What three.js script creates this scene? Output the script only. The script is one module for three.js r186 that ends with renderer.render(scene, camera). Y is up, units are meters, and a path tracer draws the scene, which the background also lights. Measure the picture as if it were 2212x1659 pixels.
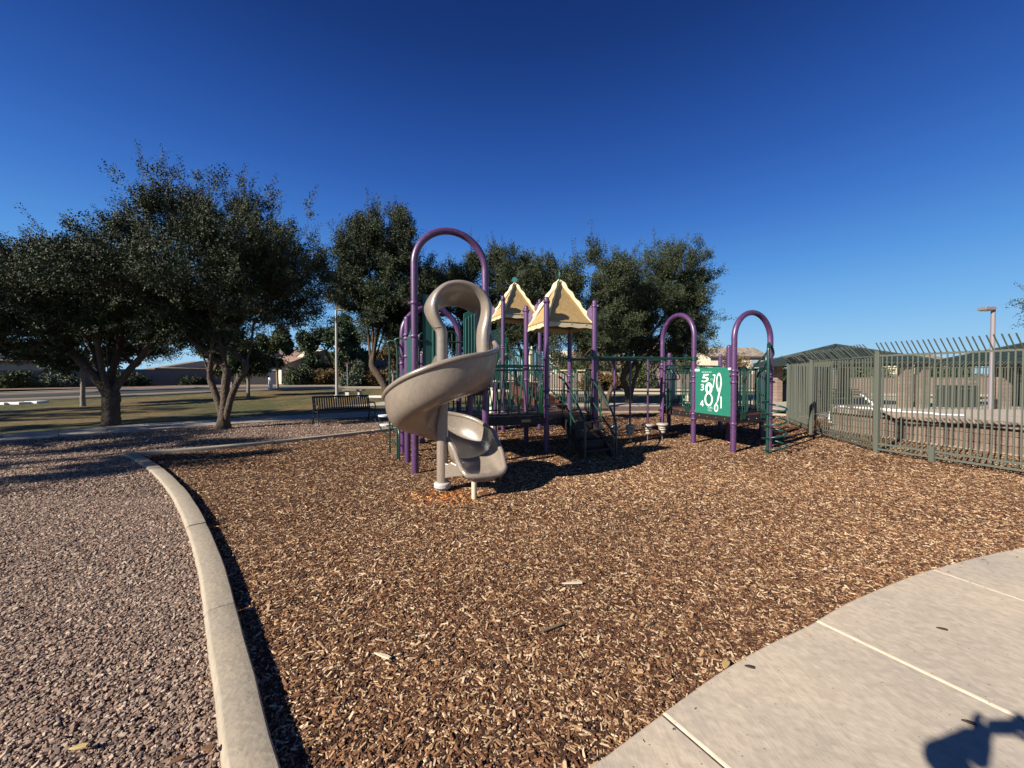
import * as THREE from 'three';
import { mergeGeometries } from 'three/addons/utils/BufferGeometryUtils.js';
import { RoundedBoxGeometry } from 'three/addons/geometries/RoundedBoxGeometry.js';
import { ConvexGeometry } from 'three/addons/geometries/ConvexGeometry.js';
import { MarchingCubes } from 'three/addons/objects/MarchingCubes.js';

// ------------------------------------------------------------------ camera, sky, sun, exposure
const CAM_H = 1.62, PITCH = 1.07 * Math.PI / 180, FOV = 89.9;
const SUN_AZ = 52.5 * Math.PI / 180, SUN_EL = 29.5 * Math.PI / 180, SUN_I = 5, EXPOSURE = 1.75;
const scene = new THREE.Scene();
const camera = new THREE.PerspectiveCamera(FOV, 4 / 3, 0.05, 2000);
camera.position.set(0, CAM_H, 0);
camera.rotation.set(-PITCH, 0, 0);
scene.add(camera);

const renderer = new THREE.WebGLRenderer({ antialias: true });
renderer.toneMapping = THREE.LinearToneMapping;
renderer.toneMappingExposure = EXPOSURE;
renderer.shadowMap.enabled = true;

{ // clear late-autumn desert sky: deep blue overhead, pale at the horizon, no sun disc
  const W = 512, H = 512, d = new Float32Array(W * H * 4);
  // elevation (degrees) -> displayed sRGB
  const stops = [[-90, 92, 76, 60], [-6, 120, 110, 98], [-0.5, 160, 194, 216], [0, 176, 214, 236], [3, 158, 206, 240], [8, 122, 182, 236], [14, 88, 150, 222], [20, 65, 120, 201],
    [26, 49, 96, 178], [33, 36, 76, 152], [40, 26, 58, 124], [48, 19, 46, 104], [65, 13, 34, 82], [90, 11, 29, 72]];
  const lin = (c) => { c /= 255; return c <= 0.04045 ? c / 12.92 : Math.pow((c + 0.055) / 1.055, 2.4); };
  for (let j = 0; j < H; j++) {
    const el = (j + 0.5) / H * 180 - 90;
    let k = 0; while (k < stops.length - 2 && el > stops[k + 1][0]) k++;
    const [e0, ...c0] = stops[k], [e1, ...c1] = stops[k + 1], t = Math.min(1, Math.max(0, (el - e0) / (e1 - e0)));
    for (let i = 0; i < W; i++) {
      const o = (j * W + i) * 4;
      for (let c = 0; c < 3; c++) d[o + c] = lin(c0[c] + (c1[c] - c0[c]) * t) / EXPOSURE;
      d[o + 3] = 1;
    }
  }
  const t = new THREE.DataTexture(d, W, H, THREE.RGBAFormat, THREE.FloatType);
  t.mapping = THREE.EquirectangularReflectionMapping; t.magFilter = t.minFilter = THREE.LinearFilter; t.needsUpdate = true;
  scene.background = t; scene.environment = t;
}
const toSun = new THREE.Vector3(-Math.sin(SUN_AZ) * Math.cos(SUN_EL), Math.sin(SUN_EL), Math.cos(SUN_AZ) * Math.cos(SUN_EL));
const sun = new THREE.DirectionalLight(new THREE.Color().setRGB(1, 0.93, 0.82), SUN_I);
sun.position.copy(toSun).multiplyScalar(80).add(new THREE.Vector3(0, 0, -12));
sun.target.position.set(0, 0, -12);
sun.castShadow = true;
sun.shadow.mapSize.set(4096, 4096);
Object.assign(sun.shadow.camera, { left: -60, right: 60, top: 60, bottom: -60, near: 1, far: 220 });
scene.add(sun, sun.target);

// ------------------------------------------------------------------ helpers
function rng(seed) { let s = seed | 0; return () => { s = (s + 0x6d2b79f5) | 0; let t = Math.imul(s ^ (s >>> 15), 1 | s); t = (t + Math.imul(t ^ (t >>> 7), 61 | t)) ^ t; return ((t ^ (t >>> 14)) >>> 0) / 4294967296; }; }
const R0 = rng(7);
const V = (X, y, Z) => new THREE.Vector3(X, y, -Z);            // X to the right, Z ahead of the viewpoint (world -z)
const lerp = (a, b, t) => a + (b - a) * t, clamp = (x, a, b) => Math.min(b, Math.max(a, x));
const sstep = (a, b, x) => { const t = clamp((x - a) / (b - a), 0, 1); return t * t * (3 - 2 * t); };
const FPX = 831, CX = 1106, CY = 829.5;                        // survey of the photograph: where a line of sight meets a given height
function ground(px, py, y = 0) {
  const up = (CY - py) / FPX, c = Math.cos(PITCH), s = Math.sin(PITCH);
  const dx = (px - CX) / FPX, dy = up * c - s, dz = up * s + c;
  const t = (y - CAM_H) / dy; return [dx * t, dz * t];
}
const rise = (X, Z) => -0.05 + 0.55 * sstep(18, 40, Z) * sstep(6, -18, X) + 0.25 * sstep(26, 60, Z) * sstep(-18, 6, X);
const used = {};
function numbered(n) { const k = used[n] = (used[n] ?? -1) + 1; return k ? n + '_' + String(k).padStart(3, '0') : n; }
function shade(o) { o.castShadow = o.receiveShadow = true; return o; }
function thing(name, label, category, base, group) {
  const g = new THREE.Group(); g.name = numbered(name); g.position.copy(base); scene.add(g);
  g.userData = { label, category }; if (group) g.userData.group = group;
  return g;
}
// a part, its shape given in world coordinates; a sub-part when its parent is a part
function part(parent, name, geo, mat, label, kind) {
  if (Array.isArray(geo)) geo = merge(geo);
  const m = shade(new THREE.Mesh(geo, mat)); m.name = name;
  offset(m, parent); parent.add(m);
  if (label) m.userData.label = label;
  if (kind) m.userData.kind = kind;
  return m;
}
function worldOf(o) { const v = new THREE.Vector3(); while (o && o !== scene) { v.add(o.position); o = o.parent; } return v; }
function offset(m, parent) { m.position.sub(worldOf(parent)); }
function struct(name, geo, mat, label) {
  if (Array.isArray(geo)) geo = merge(geo);
  const m = shade(new THREE.Mesh(geo, mat)); m.name = name; m.userData = { kind: 'structure' }; if (label) m.userData.label = label; scene.add(m); return m;
}
function merge(list) {
  return mergeGeometries(list.map((g) => {
    g = g.index ? g.toNonIndexed() : g;
    if (!g.attributes.uv) g.setAttribute('uv', new THREE.BufferAttribute(new Float32Array(g.attributes.position.count * 2), 2));
    for (const k of Object.keys(g.attributes)) if (!['position', 'normal', 'uv'].includes(k)) g.deleteAttribute(k);
    return g;
  }));
}
// unit shapes shared by many alike pieces
const UNIT_ROD = new THREE.CylinderGeometry(1, 1, 1, 10), UNIT_SQ = new THREE.BoxGeometry(1, 1, 1);
const UPV = new THREE.Vector3(0, 1, 0);
function rod(parent, name, a, b, r, mat) {
  const m = shade(new THREE.Mesh(UNIT_ROD, mat)); m.name = name;
  const d = b.clone().sub(a), l = d.length();
  m.position.copy(a).add(b).multiplyScalar(0.5); m.quaternion.setFromUnitVectors(UPV, d.divideScalar(l)); m.scale.set(r, l, r);
  offset(m, parent); parent.add(m); return m;
}
function rodGeo(a, b, r, n = 8) {
  const d = b.clone().sub(a), l = d.length();
  const g = new THREE.CylinderGeometry(r, r, l, n); g.applyQuaternion(new THREE.Quaternion().setFromUnitVectors(UPV, d.divideScalar(l)));
  const c = a.clone().add(b).multiplyScalar(0.5); g.translate(c.x, c.y, c.z); return g;
}
function boxGeo(w, h, d, x, y, z, ry = 0, bev = 0) {
  const g = bev ? new RoundedBoxGeometry(w, h, d, 2, bev) : new THREE.BoxGeometry(w, h, d);
  if (ry) g.rotateY(ry); g.translate(x, y, z); return g;
}
function smooth(pts, n = 8, closed = false) { return new THREE.CatmullRomCurve3(pts, closed, 'centripetal').getPoints(n * (pts.length - (closed ? 0 : 1))); }
// tube along points with one radius or one per point, ends closed
function tube(pts, rad, n = 10) {
  const N = pts.length, pos = [], nor = [], uv = [], idx = [];
  const T = pts.map((p, i) => pts[Math.min(N - 1, i + 1)].clone().sub(pts[Math.max(0, i - 1)]).normalize());
  let u = Math.abs(T[0].y) < 0.9 ? new THREE.Vector3(0, 1, 0) : new THREE.Vector3(1, 0, 0);
  let len = 0;
  for (let i = 0; i < N; i++) {
    u = u.clone().addScaledVector(T[i], -u.dot(T[i])).normalize();
    const w = T[i].clone().cross(u), r = Array.isArray(rad) ? rad[i] : rad;
    if (i) len += pts[i].distanceTo(pts[i - 1]);
    for (let k = 0; k <= n; k++) {
      const a = k / n * Math.PI * 2, d = u.clone().multiplyScalar(Math.cos(a)).addScaledVector(w, Math.sin(a));
      pos.push(pts[i].x + d.x * r, pts[i].y + d.y * r, pts[i].z + d.z * r); nor.push(d.x, d.y, d.z); uv.push(k / n * 6.28 * r, len);
    }
  }
  for (let i = 0; i < N - 1; i++) for (let k = 0; k < n; k++) { const a = i * (n + 1) + k, b = a + n + 1; idx.push(a, a + 1, b, b, a + 1, b + 1); }
  for (const [i, s] of [[0, -1], [N - 1, 1]]) {
    const c = pos.length / 3; pos.push(pts[i].x, pts[i].y, pts[i].z); nor.push(T[i].x * s, T[i].y * s, T[i].z * s); uv.push(0, 0);
    const st = pos.length / 3;
    for (let k = 0; k <= n; k++) { const o = (i * (n + 1) + k) * 3; pos.push(pos[o], pos[o + 1], pos[o + 2]); nor.push(T[i].x * s, T[i].y * s, T[i].z * s); uv.push(0, 0); }
    for (let k = 0; k < n; k++) s > 0 ? idx.push(c, st + k, st + k + 1) : idx.push(c, st + k + 1, st + k);
  }
  const g = new THREE.BufferGeometry();
  g.setAttribute('position', new THREE.Float32BufferAttribute(pos, 3)); g.setAttribute('normal', new THREE.Float32BufferAttribute(nor, 3)); g.setAttribute('uv', new THREE.Float32BufferAttribute(uv, 2)); g.setIndex(idx);
  return g;
}
// surface through rows of points, each row the same length
function loft(rows, closeRow = false) {
  const n = rows[0].length, pos = [], uv = [], idx = [];
  rows.forEach((r, i) => r.forEach((p, k) => { pos.push(p.x, p.y, p.z); uv.push(k / n * 1.6, i * 0.06); }));
  const m = closeRow ? n : n - 1;
  for (let i = 0; i < rows.length - 1; i++) for (let k = 0; k < m; k++) { const a = i * n + k, b = i * n + (k + 1) % n, c = a + n, d = b + n; idx.push(a, b, c, b, d, c); }
  const g = new THREE.BufferGeometry();
  g.setAttribute('position', new THREE.Float32BufferAttribute(pos, 3)); g.setAttribute('uv', new THREE.Float32BufferAttribute(uv, 2)); g.setIndex(idx); g.computeVertexNormals(); return g;
}
// flat polygon of [X, Z] corners at height y, uv in metres
function sheet(poly, y, holes = []) {
  const s = new THREE.Shape(poly.map(([X, Z]) => new THREE.Vector2(X, Z)));
  for (const h of holes) s.holes.push(new THREE.Path(h.map(([X, Z]) => new THREE.Vector2(X, Z))));
  const g = new THREE.ShapeGeometry(s); g.rotateX(-Math.PI / 2); g.translate(0, y, 0); return g;
}
// slab: polygon with thickness and softened edge
function slab(poly, top, thick, bev = 0.008) {
  const s = new THREE.Shape(poly.map(([X, Z]) => new THREE.Vector2(X, Z)));
  const g = new THREE.ExtrudeGeometry(s, { depth: thick - 2 * bev, bevelEnabled: bev > 0, bevelThickness: bev, bevelSize: bev, bevelOffset: -bev, bevelSegments: 2, steps: 1 });
  g.rotateX(-Math.PI / 2); g.translate(0, top - thick + bev, 0); return g;
}
function inPoly(poly, x, z) { let c = false; for (let i = 0, j = poly.length - 1; i < poly.length; j = i++) { const [xi, zi] = poly[i], [xj, zj] = poly[j]; if ((zi > z) !== (zj > z) && x < (xj - xi) * (z - zi) / (zj - zi) + xi) c = !c; } return c; }
function curve2(pts, n = 6) { return smooth(pts.map(([X, Z]) => new THREE.Vector3(X, 0, Z)), n).map((p) => [p.x, p.z]); }
function offset2(pts, d) { // to the right of the direction of travel when seen from above with Z ahead
  return pts.map((p, i) => { const a = pts[Math.max(0, i - 1)], b = pts[Math.min(pts.length - 1, i + 1)], tx = b[0] - a[0], tz = b[1] - a[1], l = Math.hypot(tx, tz); return [p[0] + tz / l * d, p[1] - tx / l * d]; });
}

// ------------------------------------------------------------------ textures and materials
function noiseGrid(n, cells, seed) { // tileable value noise
  const r = rng(seed), g = new Float32Array(cells * cells).map(() => r()), o = new Float32Array(n * n);
  for (let y = 0; y < n; y++) for (let x = 0; x < n; x++) {
    const u = x / n * cells, v = y / n * cells, i = Math.floor(u), j = Math.floor(v), a = u - i, b = v - j, s = a * a * (3 - 2 * a), t = b * b * (3 - 2 * b);
    const q = (p, w) => g[(w % cells) * cells + (p % cells)];
    o[y * n + x] = lerp(lerp(q(i, j), q(i + 1, j), s), lerp(q(i, j + 1), q(i + 1, j + 1), s), t);
  }
  return o;
}
function fbm(n, cells, oct, seed, gain = 0.5) {
  const o = new Float32Array(n * n); let a = 1, tot = 0;
  for (let k = 0; k < oct; k++) { const g = noiseGrid(n, Math.min(n, cells << k), seed + k * 17); for (let i = 0; i < o.length; i++) o[i] += g[i] * a; tot += a; a *= gain; }
  for (let i = 0; i < o.length; i++) o[i] /= tot; return o;
}
function tex(n, fn, repeat = 1, color = true) { // fn(i, x, y) -> [r,g,b] sRGB 0..1
  const d = new Uint8Array(n * n * 4);
  for (let y = 0; y < n; y++) for (let x = 0; x < n; x++) { const i = y * n + x, c = fn(i, x, y); for (let k = 0; k < 3; k++) d[i * 4 + k] = clamp(Math.round((Array.isArray(c) ? c[k] : c) * 255), 0, 255); d[i * 4 + 3] = 255; }
  const t = new THREE.DataTexture(d, n, n, THREE.RGBAFormat); t.wrapS = t.wrapT = THREE.RepeatWrapping; t.magFilter = THREE.LinearFilter; t.minFilter = THREE.LinearMipmapLinearFilter; t.generateMipmaps = true;
  t.repeat.set(repeat, repeat); if (color) t.colorSpace = THREE.SRGBColorSpace; t.needsUpdate = true; return t;
}
const srgb = (c) => c <= 0.0031308 ? c * 12.92 : 1.055 * Math.pow(c, 1 / 2.4) - 0.055;
function M(rgb, rough = 0.8, extra = {}) { return new THREE.MeshStandardMaterial({ color: new THREE.Color().setRGB(...rgb), roughness: rough, side: THREE.DoubleSide, ...extra }); }
const nA = fbm(512, 4, 6, 11), nB = fbm(512, 16, 5, 23), nC = fbm(512, 90, 3, 37), nD = fbm(512, 2, 4, 51);
const mix3 = (a, b, t) => [lerp(a[0], b[0], t), lerp(a[1], b[1], t), lerp(a[2], b[2], t)];
const S3 = (r, g, b) => [r / 255, g / 255, b / 255];
const bumpFine = tex(512, (i) => nC[i], 3, false), bumpMed = tex(512, (i) => nB[i] * 0.6 + nC[i] * 0.4, 1, false);
const rod2 = (rgb, rough, extra) => M(rgb, rough, extra);
// concrete: pale grey-tan with stains and fine sand
function concreteMat(base, rep, seed, broom = 0) {
  const a = fbm(512, 3, 5, seed), b = fbm(512, 64, 3, seed + 5), r = rng(seed), pit = new Uint8Array(512 * 512);
  for (let k = 0; k < 260; k++) { const x = (r() * 512) | 0, y = (r() * 512) | 0; pit[y * 512 + x] = 1; if (r() < 0.3) pit[y * 512 + (x + 1) % 512] = 1; }
  const lines = new Float32Array(512).map(() => r());
  return M([1, 1, 1], 0.92, {
    map: tex(512, (i, x, y) => { const t = (a[i] - 0.5) * 0.16 + (b[i] - 0.5) * 0.16 + broom * (lines[x] - 0.5) * 0.08, k = (1 + t) * (pit[i] ? 0.6 : 1); return [base[0] * k, base[1] * k * (1 - (a[i] - 0.5) * 0.03), base[2] * k * (1 - (a[i] - 0.5) * 0.08)]; }, rep),
    bumpMap: tex(512, (i, x) => b[i] * 0.7 + a[i] * 0.3 + broom * lines[x] * 0.4 - (pit[i] ? 0.5 : 0), rep, false), bumpScale: 0.003,
  });
}
const MAT = {
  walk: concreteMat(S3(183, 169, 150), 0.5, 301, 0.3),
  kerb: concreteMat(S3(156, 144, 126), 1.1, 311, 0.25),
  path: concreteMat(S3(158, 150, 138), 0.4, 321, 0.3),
  plaza: concreteMat(S3(170, 160, 144), 0.3, 331, 0.1),
  cap: concreteMat(S3(172, 158, 142), 0.8, 341, 0),
  purple: new THREE.MeshPhysicalMaterial({ color: new THREE.Color().setRGB(1, 1, 1), map: tex(512, (i) => { const k = 0.9 + (nD[i] - 0.5) * 0.35 + (nC[i] - 0.5) * 0.12, f = clamp((nA[i] - 0.6) * 1.2, 0, 0.12); return [(96 / 255 + f) * k, (59 / 255 + f) * k, (106 / 255 + f) * k]; }, 1.7), roughness: 0.42, clearcoat: 0.35, clearcoatRoughness: 0.3, bumpMap: bumpFine, bumpScale: 0.0006, side: THREE.DoubleSide }),
  green: new THREE.MeshPhysicalMaterial({ color: new THREE.Color().setRGB(0.005, 0.042, 0.031), roughness: 0.38, clearcoat: 0.4, clearcoatRoughness: 0.3, side: THREE.DoubleSide }),
  teal: M([0.008, 0.075, 0.06], 0.5, { bumpMap: bumpFine, bumpScale: 0.0005 }),
  grass_green: M([0.008, 0.14, 0.045], 0.45),
  brown: M([0.085, 0.032, 0.023], 0.55, { bumpMap: bumpFine, bumpScale: 0.001 }),
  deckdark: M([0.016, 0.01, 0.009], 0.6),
  steel: M([0.42, 0.42, 0.43], 0.35, { metalness: 0.8 }),
  galv: M([0.34, 0.35, 0.36], 0.45, { metalness: 0.5 }),
  black: M([0.008, 0.009, 0.009], 0.42),
  cream: M([0.58, 0.49, 0.29], 0.5, { bumpMap: bumpFine, bumpScale: 0.0008 }),
  climb: M([0.62, 0.55, 0.38], 0.6),
  fence: M([0.1, 0.108, 0.082], 0.5, { bumpMap: bumpFine, bumpScale: 0.0006 }),
  pole: M([0.36, 0.35, 0.33], 0.5),
  polepurple: M([0.23, 0.2, 0.22], 0.5),
  rubber: M([0.012, 0.012, 0.012], 0.9),
  white: M([0.72, 0.72, 0.7], 0.6),
  glass: M([0.05, 0.06, 0.07], 0.08),
  asphalt: M([0.011, 0.0105, 0.0105], 1),
  rope: M([0.035, 0.03, 0.028], 0.9),
};
MAT.slide = new THREE.MeshPhysicalMaterial({ color: 0xffffff, roughness: 0.3, clearcoat: 0.6, clearcoatRoughness: 0.18, side: THREE.DoubleSide,
  map: tex(512, (i) => { const k = 0.93 + (nC[i] - 0.5) * 0.2 + (nB[i] - 0.5) * 0.1 + (nD[i] - 0.5) * 0.1; return [147 / 255 * k, 134 / 255 * k, 120 / 255 * k]; }, 2.2), bumpMap: bumpFine, bumpScale: 0.0008 });
MAT.pod = M([0.4, 0.34, 0.27], 0.5, { bumpMap: bumpFine, bumpScale: 0.001 });
{ // roof plastic with a fine woven perforation
  const d = (x, y) => ((x >> 3) + (y >> 3)) % 2 ? 1 : 0.72;
  MAT.roofpanel = M([1, 1, 1], 0.55, { map: tex(512, (i, x, y) => { const k = (0.86 + 0.2 * (nB[i] - 0.5)) * (0.86 + 0.14 * d(x, y)); return [200 / 255 * k, 166 / 255 * k, 110 / 255 * k]; }, 1.3), bumpMap: tex(512, (i, x, y) => d(x, y), 1.3, false), bumpScale: 0.004 });
}
const barkT = fbm(512, 10, 5, 71);
MAT.bark = M([1, 1, 1], 0.95, { map: tex(512, (i, x, y) => { const j = (y >> 2) * 512 + x, k = 0.6 + barkT[i] * 0.5 + (barkT[(i * 3) % 262144] - 0.5) * 0.2; return [96 / 255 * k, 80 / 255 * k, 66 / 255 * k]; }, 2), bumpMap: tex(512, (i) => barkT[i], 2, false), bumpScale: 0.03 });
MAT.leafA = M([0.042, 0.06, 0.021], 0.7); MAT.leafB = M([0.062, 0.07, 0.03], 0.6); MAT.leafC = M([0.07, 0.095, 0.03], 0.65); MAT.leafSage = M([0.16, 0.19, 0.12], 0.75); MAT.leafRust = M([0.16, 0.1, 0.03], 0.7);
// ------------------------------------------------------------------ ground
const kerbLeft = [[0.75, -0.3], [0.3, 0.1], [-0.28, 0.72], ...[[548, 1659], [512, 1480], [482, 1340], [462, 1240], [440, 1170], [415, 1110], [385, 1060], [345, 1017], [305, 990], [278, 977]].map(([a, b]) => ground(a, b, 0.085))];
const kerbL = curve2(kerbLeft, 6);
const corner = kerbL[kerbL.length - 1];
const kerbB = curve2([[corner[0] + 0.05, corner[1] + 0.02], [-7.0, 8.25], [-6.2, 8.85], [-4.9, 10.1], [-3, 12.2], [0, 14.8], [3.5, 16.9], [8, 17.3], [11, 16.2], [12.3, 14.2]], 6);
const walkEdge = curve2([[-1.2, -0.6], [-0.75, 0.35], [-0.1, 1.25], ...[[1316.7, 1627.6], [1405.7, 1560.8], [1555.5, 1453.5], [1652.6, 1396.9], [1749.8, 1350.3], [1822.6, 1307.8], [1988.6, 1239], [2126, 1200.6], [2212, 1182.4]].map(([a, b]) => ground(a, b, 0.04)), [6.8, 4.15], [10, 4.5], [15, 4.4]], 6);
const fencePts = [[9.5, 13.2], [8.5, 10.9], [7.7, 8.1], [8.3, 6.15], [9.3, 3.4], [10.6, 0.2]];
const poolWall = [[9.75, 11.8], [10.05, 9.8], [10.4, 7.8], [11.1, 4.6], [12, 1]];

// mulch bed
const mulchPoly = [...kerbL, ...kerbB, [10.6, 12.6], [11.2, 8], [12, 4.6], [10.5, 4.2], ...[...walkEdge].reverse().filter(([X, Z]) => X < 10.2 && Z > 0.2)];
{
  const n = 1024, cv = document.createElement('canvas'); cv.width = cv.height = n; const c = cv.getContext('2d');
  const bv = document.createElement('canvas'); bv.width = bv.height = n; const b = bv.getContext('2d');
  c.fillStyle = '#2a1a10'; c.fillRect(0, 0, n, n); b.fillStyle = '#000'; b.fillRect(0, 0, n, n);
  const r = rng(5), pal = [[58, 38, 24], [78, 52, 32], [104, 72, 45], [128, 92, 58], [158, 118, 76], [190, 150, 102], [214, 182, 138], [66, 46, 34], [92, 58, 34], [140, 84, 44]];
  const N = 15000;
  for (let k = 0; k < N; k++) {
    const p = pal[Math.min(9, (Math.pow(r(), 1.25) * 10) | 0)], l = (8 + r() * 18), w = 3 + r() * 5, a = r() * 6.283, x = r() * n, y = r() * n, h = 40 + 215 * k / N * (0.6 + 0.4 * r()), j = 0.85 + r() * 0.3;
    for (const dx of [0, x < 30 ? n : x > n - 30 ? -n : 0]) for (const dy of [0, y < 30 ? n : y > n - 30 ? -n : 0]) {
      if ((dx === 0 && dy === 0) || dx || dy) for (const [g, f] of [[c, `rgb(${p[0] * j | 0},${p[1] * j | 0},${p[2] * j | 0})`], [b, `rgb(${h | 0},${h | 0},${h | 0})`]]) {
        g.save(); g.translate(x + dx, y + dy); g.rotate(a); g.fillStyle = f; g.fillRect(-l / 2, -w / 2, l, w); g.restore();
      }
    }
  }
  const mk = (v, col) => { const t = new THREE.CanvasTexture(v); t.wrapS = t.wrapT = THREE.RepeatWrapping; t.repeat.set(0.62, 0.62); if (col) t.colorSpace = THREE.SRGBColorSpace; return t; };
  MAT.mulch = M([0.95, 0.66, 0.46], 0.95, { map: mk(cv, true), bumpMap: mk(bv, false), bumpScale: 0.02 });
}
// the bed is raked into low humps that run out towards the kerb, the sidewalk and the worn spot at the slide exit
const bedEdge = [...kerbL, ...kerbB, ...walkEdge].filter((_, i) => i % 2 === 0);
function bed(X, Z) {
  let d = 9; for (const p of bedEdge) { const e = (p[0] - X) ** 2 + (p[1] - Z) ** 2; if (e < d) d = e; }
  const n = (s, o) => nD[(((Math.floor((Z * s + o) * 512) % 512) + 512) % 512) * 512 + (((Math.floor((X * s + o) * 512) % 512) + 512) % 512)];
  const worn = 1 - 0.9 * Math.exp(-((X + 0.2) ** 2 / 1.4 + (Z - 4.6) ** 2 / 0.5));
  return clamp((n(0.19, 0.3) - 0.34) * 0.12 + (n(0.47, 0.7) - 0.45) * 0.05, 0, 0.07) * sstep(0.08, 0.75, Math.sqrt(d)) * worn;
}
struct('mulch_ground', sheet(mulchPoly, 0), MAT.mulch, 'brown wood chip mulch bed under the play structure');
{
  const pos = [], uv = [], idx = [], nx = 110, nz = 92, x0 = -7.5, x1 = 10.5, z0 = 0.6, z1 = 14.5;
  for (let j = 0; j <= nz; j++) for (let i = 0; i <= nx; i++) { const X = lerp(x0, x1, i / nx), Z = lerp(z0, z1, j / nz); pos.push(X, inPoly(mulchPoly, X, Z) ? bed(X, Z) - 0.003 : -0.03, -Z); uv.push(X, Z); }
  for (let j = 0; j < nz; j++) for (let i = 0; i < nx; i++) { const a = j * (nx + 1) + i, b = a + nx + 1; idx.push(a, a + 1, b, b, a + 1, b + 1); }
  const g = new THREE.BufferGeometry(); g.setAttribute('position', new THREE.Float32BufferAttribute(pos, 3)); g.setAttribute('uv', new THREE.Float32BufferAttribute(uv, 2)); g.setIndex(idx); g.computeVertexNormals();
  struct('mulch_humps', g, MAT.mulch, 'low humps of the wood chip bed');
}

// gravel
const pathMid = curve2([[-22, -4], [-17.5, 4], [-13.2, 9.9], [-10.2, 13.2], [-7.2, 15.5], [-4, 17.6], [0, 19.7], [5, 21.6], [10, 21.4], [13, 20]], 5);
const pathNear = offset2(pathMid, 0.95), pathFar = offset2(pathMid, -0.95);
{
  const n = 512, cv = document.createElement('canvas'); cv.width = cv.height = n; const c = cv.getContext('2d'), bv = document.createElement('canvas'); bv.width = bv.height = n; const b = bv.getContext('2d');
  c.fillStyle = '#4a3a32'; c.fillRect(0, 0, n, n); b.fillStyle = '#000'; b.fillRect(0, 0, n, n);
  const r = rng(9), pal = [[120, 98, 86], [140, 116, 102], [100, 82, 74], [160, 134, 116], [178, 154, 132], [128, 104, 96], [92, 76, 70]];
  for (let k = 0; k < 5200; k++) {
    const p = pal[(r() * 7) | 0], s = 3 + r() * 5.5, a = r() * 6.28, x = r() * n, y = r() * n, h = 60 + 190 * k / 5200, j = 0.85 + 0.3 * r();
    for (const dx of [-n, 0, n]) for (const dy of [-n, 0, n]) { if (x + dx < -12 || x + dx > n + 12 || y + dy < -12 || y + dy > n + 12) continue;
      for (const [g, f] of [[c, `rgb(${p[0] * j | 0},${p[1] * j | 0},${p[2] * j | 0})`], [b, `rgb(${h | 0},${h | 0},${h | 0})`]]) { g.save(); g.translate(x + dx, y + dy); g.rotate(a); g.fillStyle = f; g.beginPath(); g.moveTo(s, 0.2 * s); g.lineTo(0.2 * s, 0.8 * s); g.lineTo(-0.9 * s, 0.4 * s); g.lineTo(-0.6 * s, -0.6 * s); g.lineTo(0.5 * s, -0.7 * s); g.fill(); g.restore(); } }
  }
  const mk = (v, col) => { const t = new THREE.CanvasTexture(v); t.wrapS = t.wrapT = THREE.RepeatWrapping; t.repeat.set(0.9, 0.9); if (col) t.colorSpace = THREE.SRGBColorSpace; return t; };
  MAT.gravel = M([0.84, 0.71, 0.61], 0.95, { map: mk(cv, true), bumpMap: mk(bv, false), bumpScale: 0.02 });
}
const gravelPoly = [...[...pathNear].filter(([X]) => X > -30), [13, 17], ...[...kerbB].reverse(), ...[...kerbL].reverse(), [0.75, -3], [-20, -6]];
struct('gravel_ground', sheet(gravelPoly, 0.03), MAT.gravel, 'decomposed granite gravel bed left of the kerb');

// grass and far terrain in one sheet to the horizon
{
  const xs = [], zs = [];
  for (let i = -48; i <= 48; i++) xs.push(Math.sign(i) * (Math.abs(i) * 1.6 + Math.pow(Math.max(0, Math.abs(i) - 30), 3) * 0.13));
  for (let i = -16; i <= 60; i++) zs.push(i < 0 ? i * 2 - Math.pow(Math.max(0, -i - 8), 3) * 1 : i * 1.5 + Math.pow(Math.max(0, i - 40), 3) * 0.1);
  const pos = [], uv = [], idx = [];
  for (const z of zs) for (const x of xs) { pos.push(x, rise(x, z) + (Math.sin(x * 0.31) * Math.cos(z * 0.27)) * 0.03 * sstep(20, 30, z), -z); uv.push(x, z); }
  for (let j = 0; j < zs.length - 1; j++) for (let i = 0; i < xs.length - 1; i++) { const a = j * xs.length + i, b = a + xs.length; idx.push(a, a + 1, b, b, a + 1, b + 1); }
  const g = new THREE.BufferGeometry(); g.setAttribute('position', new THREE.Float32BufferAttribute(pos, 3)); g.setAttribute('uv', new THREE.Float32BufferAttribute(uv, 2)); g.setIndex(idx); g.computeVertexNormals();
  const dry = S3(150, 128, 78), lush = S3(104, 106, 50), soil = S3(128, 108, 76), patch = fbm(512, 5, 4, 91);
  MAT.grass = M([0.5, 0.48, 0.39], 1, { map: tex(512, (i) => { const t = clamp((patch[i] - 0.42) * 5, 0, 1), q = mix3(mix3(dry, lush, t), soil, clamp((nA[i] - 0.55) * 3, 0, 0.7)), k = 0.72 + nC[i] * 0.56; return [q[0] * k, q[1] * k, q[2] * k]; }, 0.075), bumpMap: tex(512, (i) => nC[i], 0.9, false), bumpScale: 0.03 });
  struct('grass_ground', g, MAT.grass, 'dry winter lawn of the park reaching to the street');
}
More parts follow.
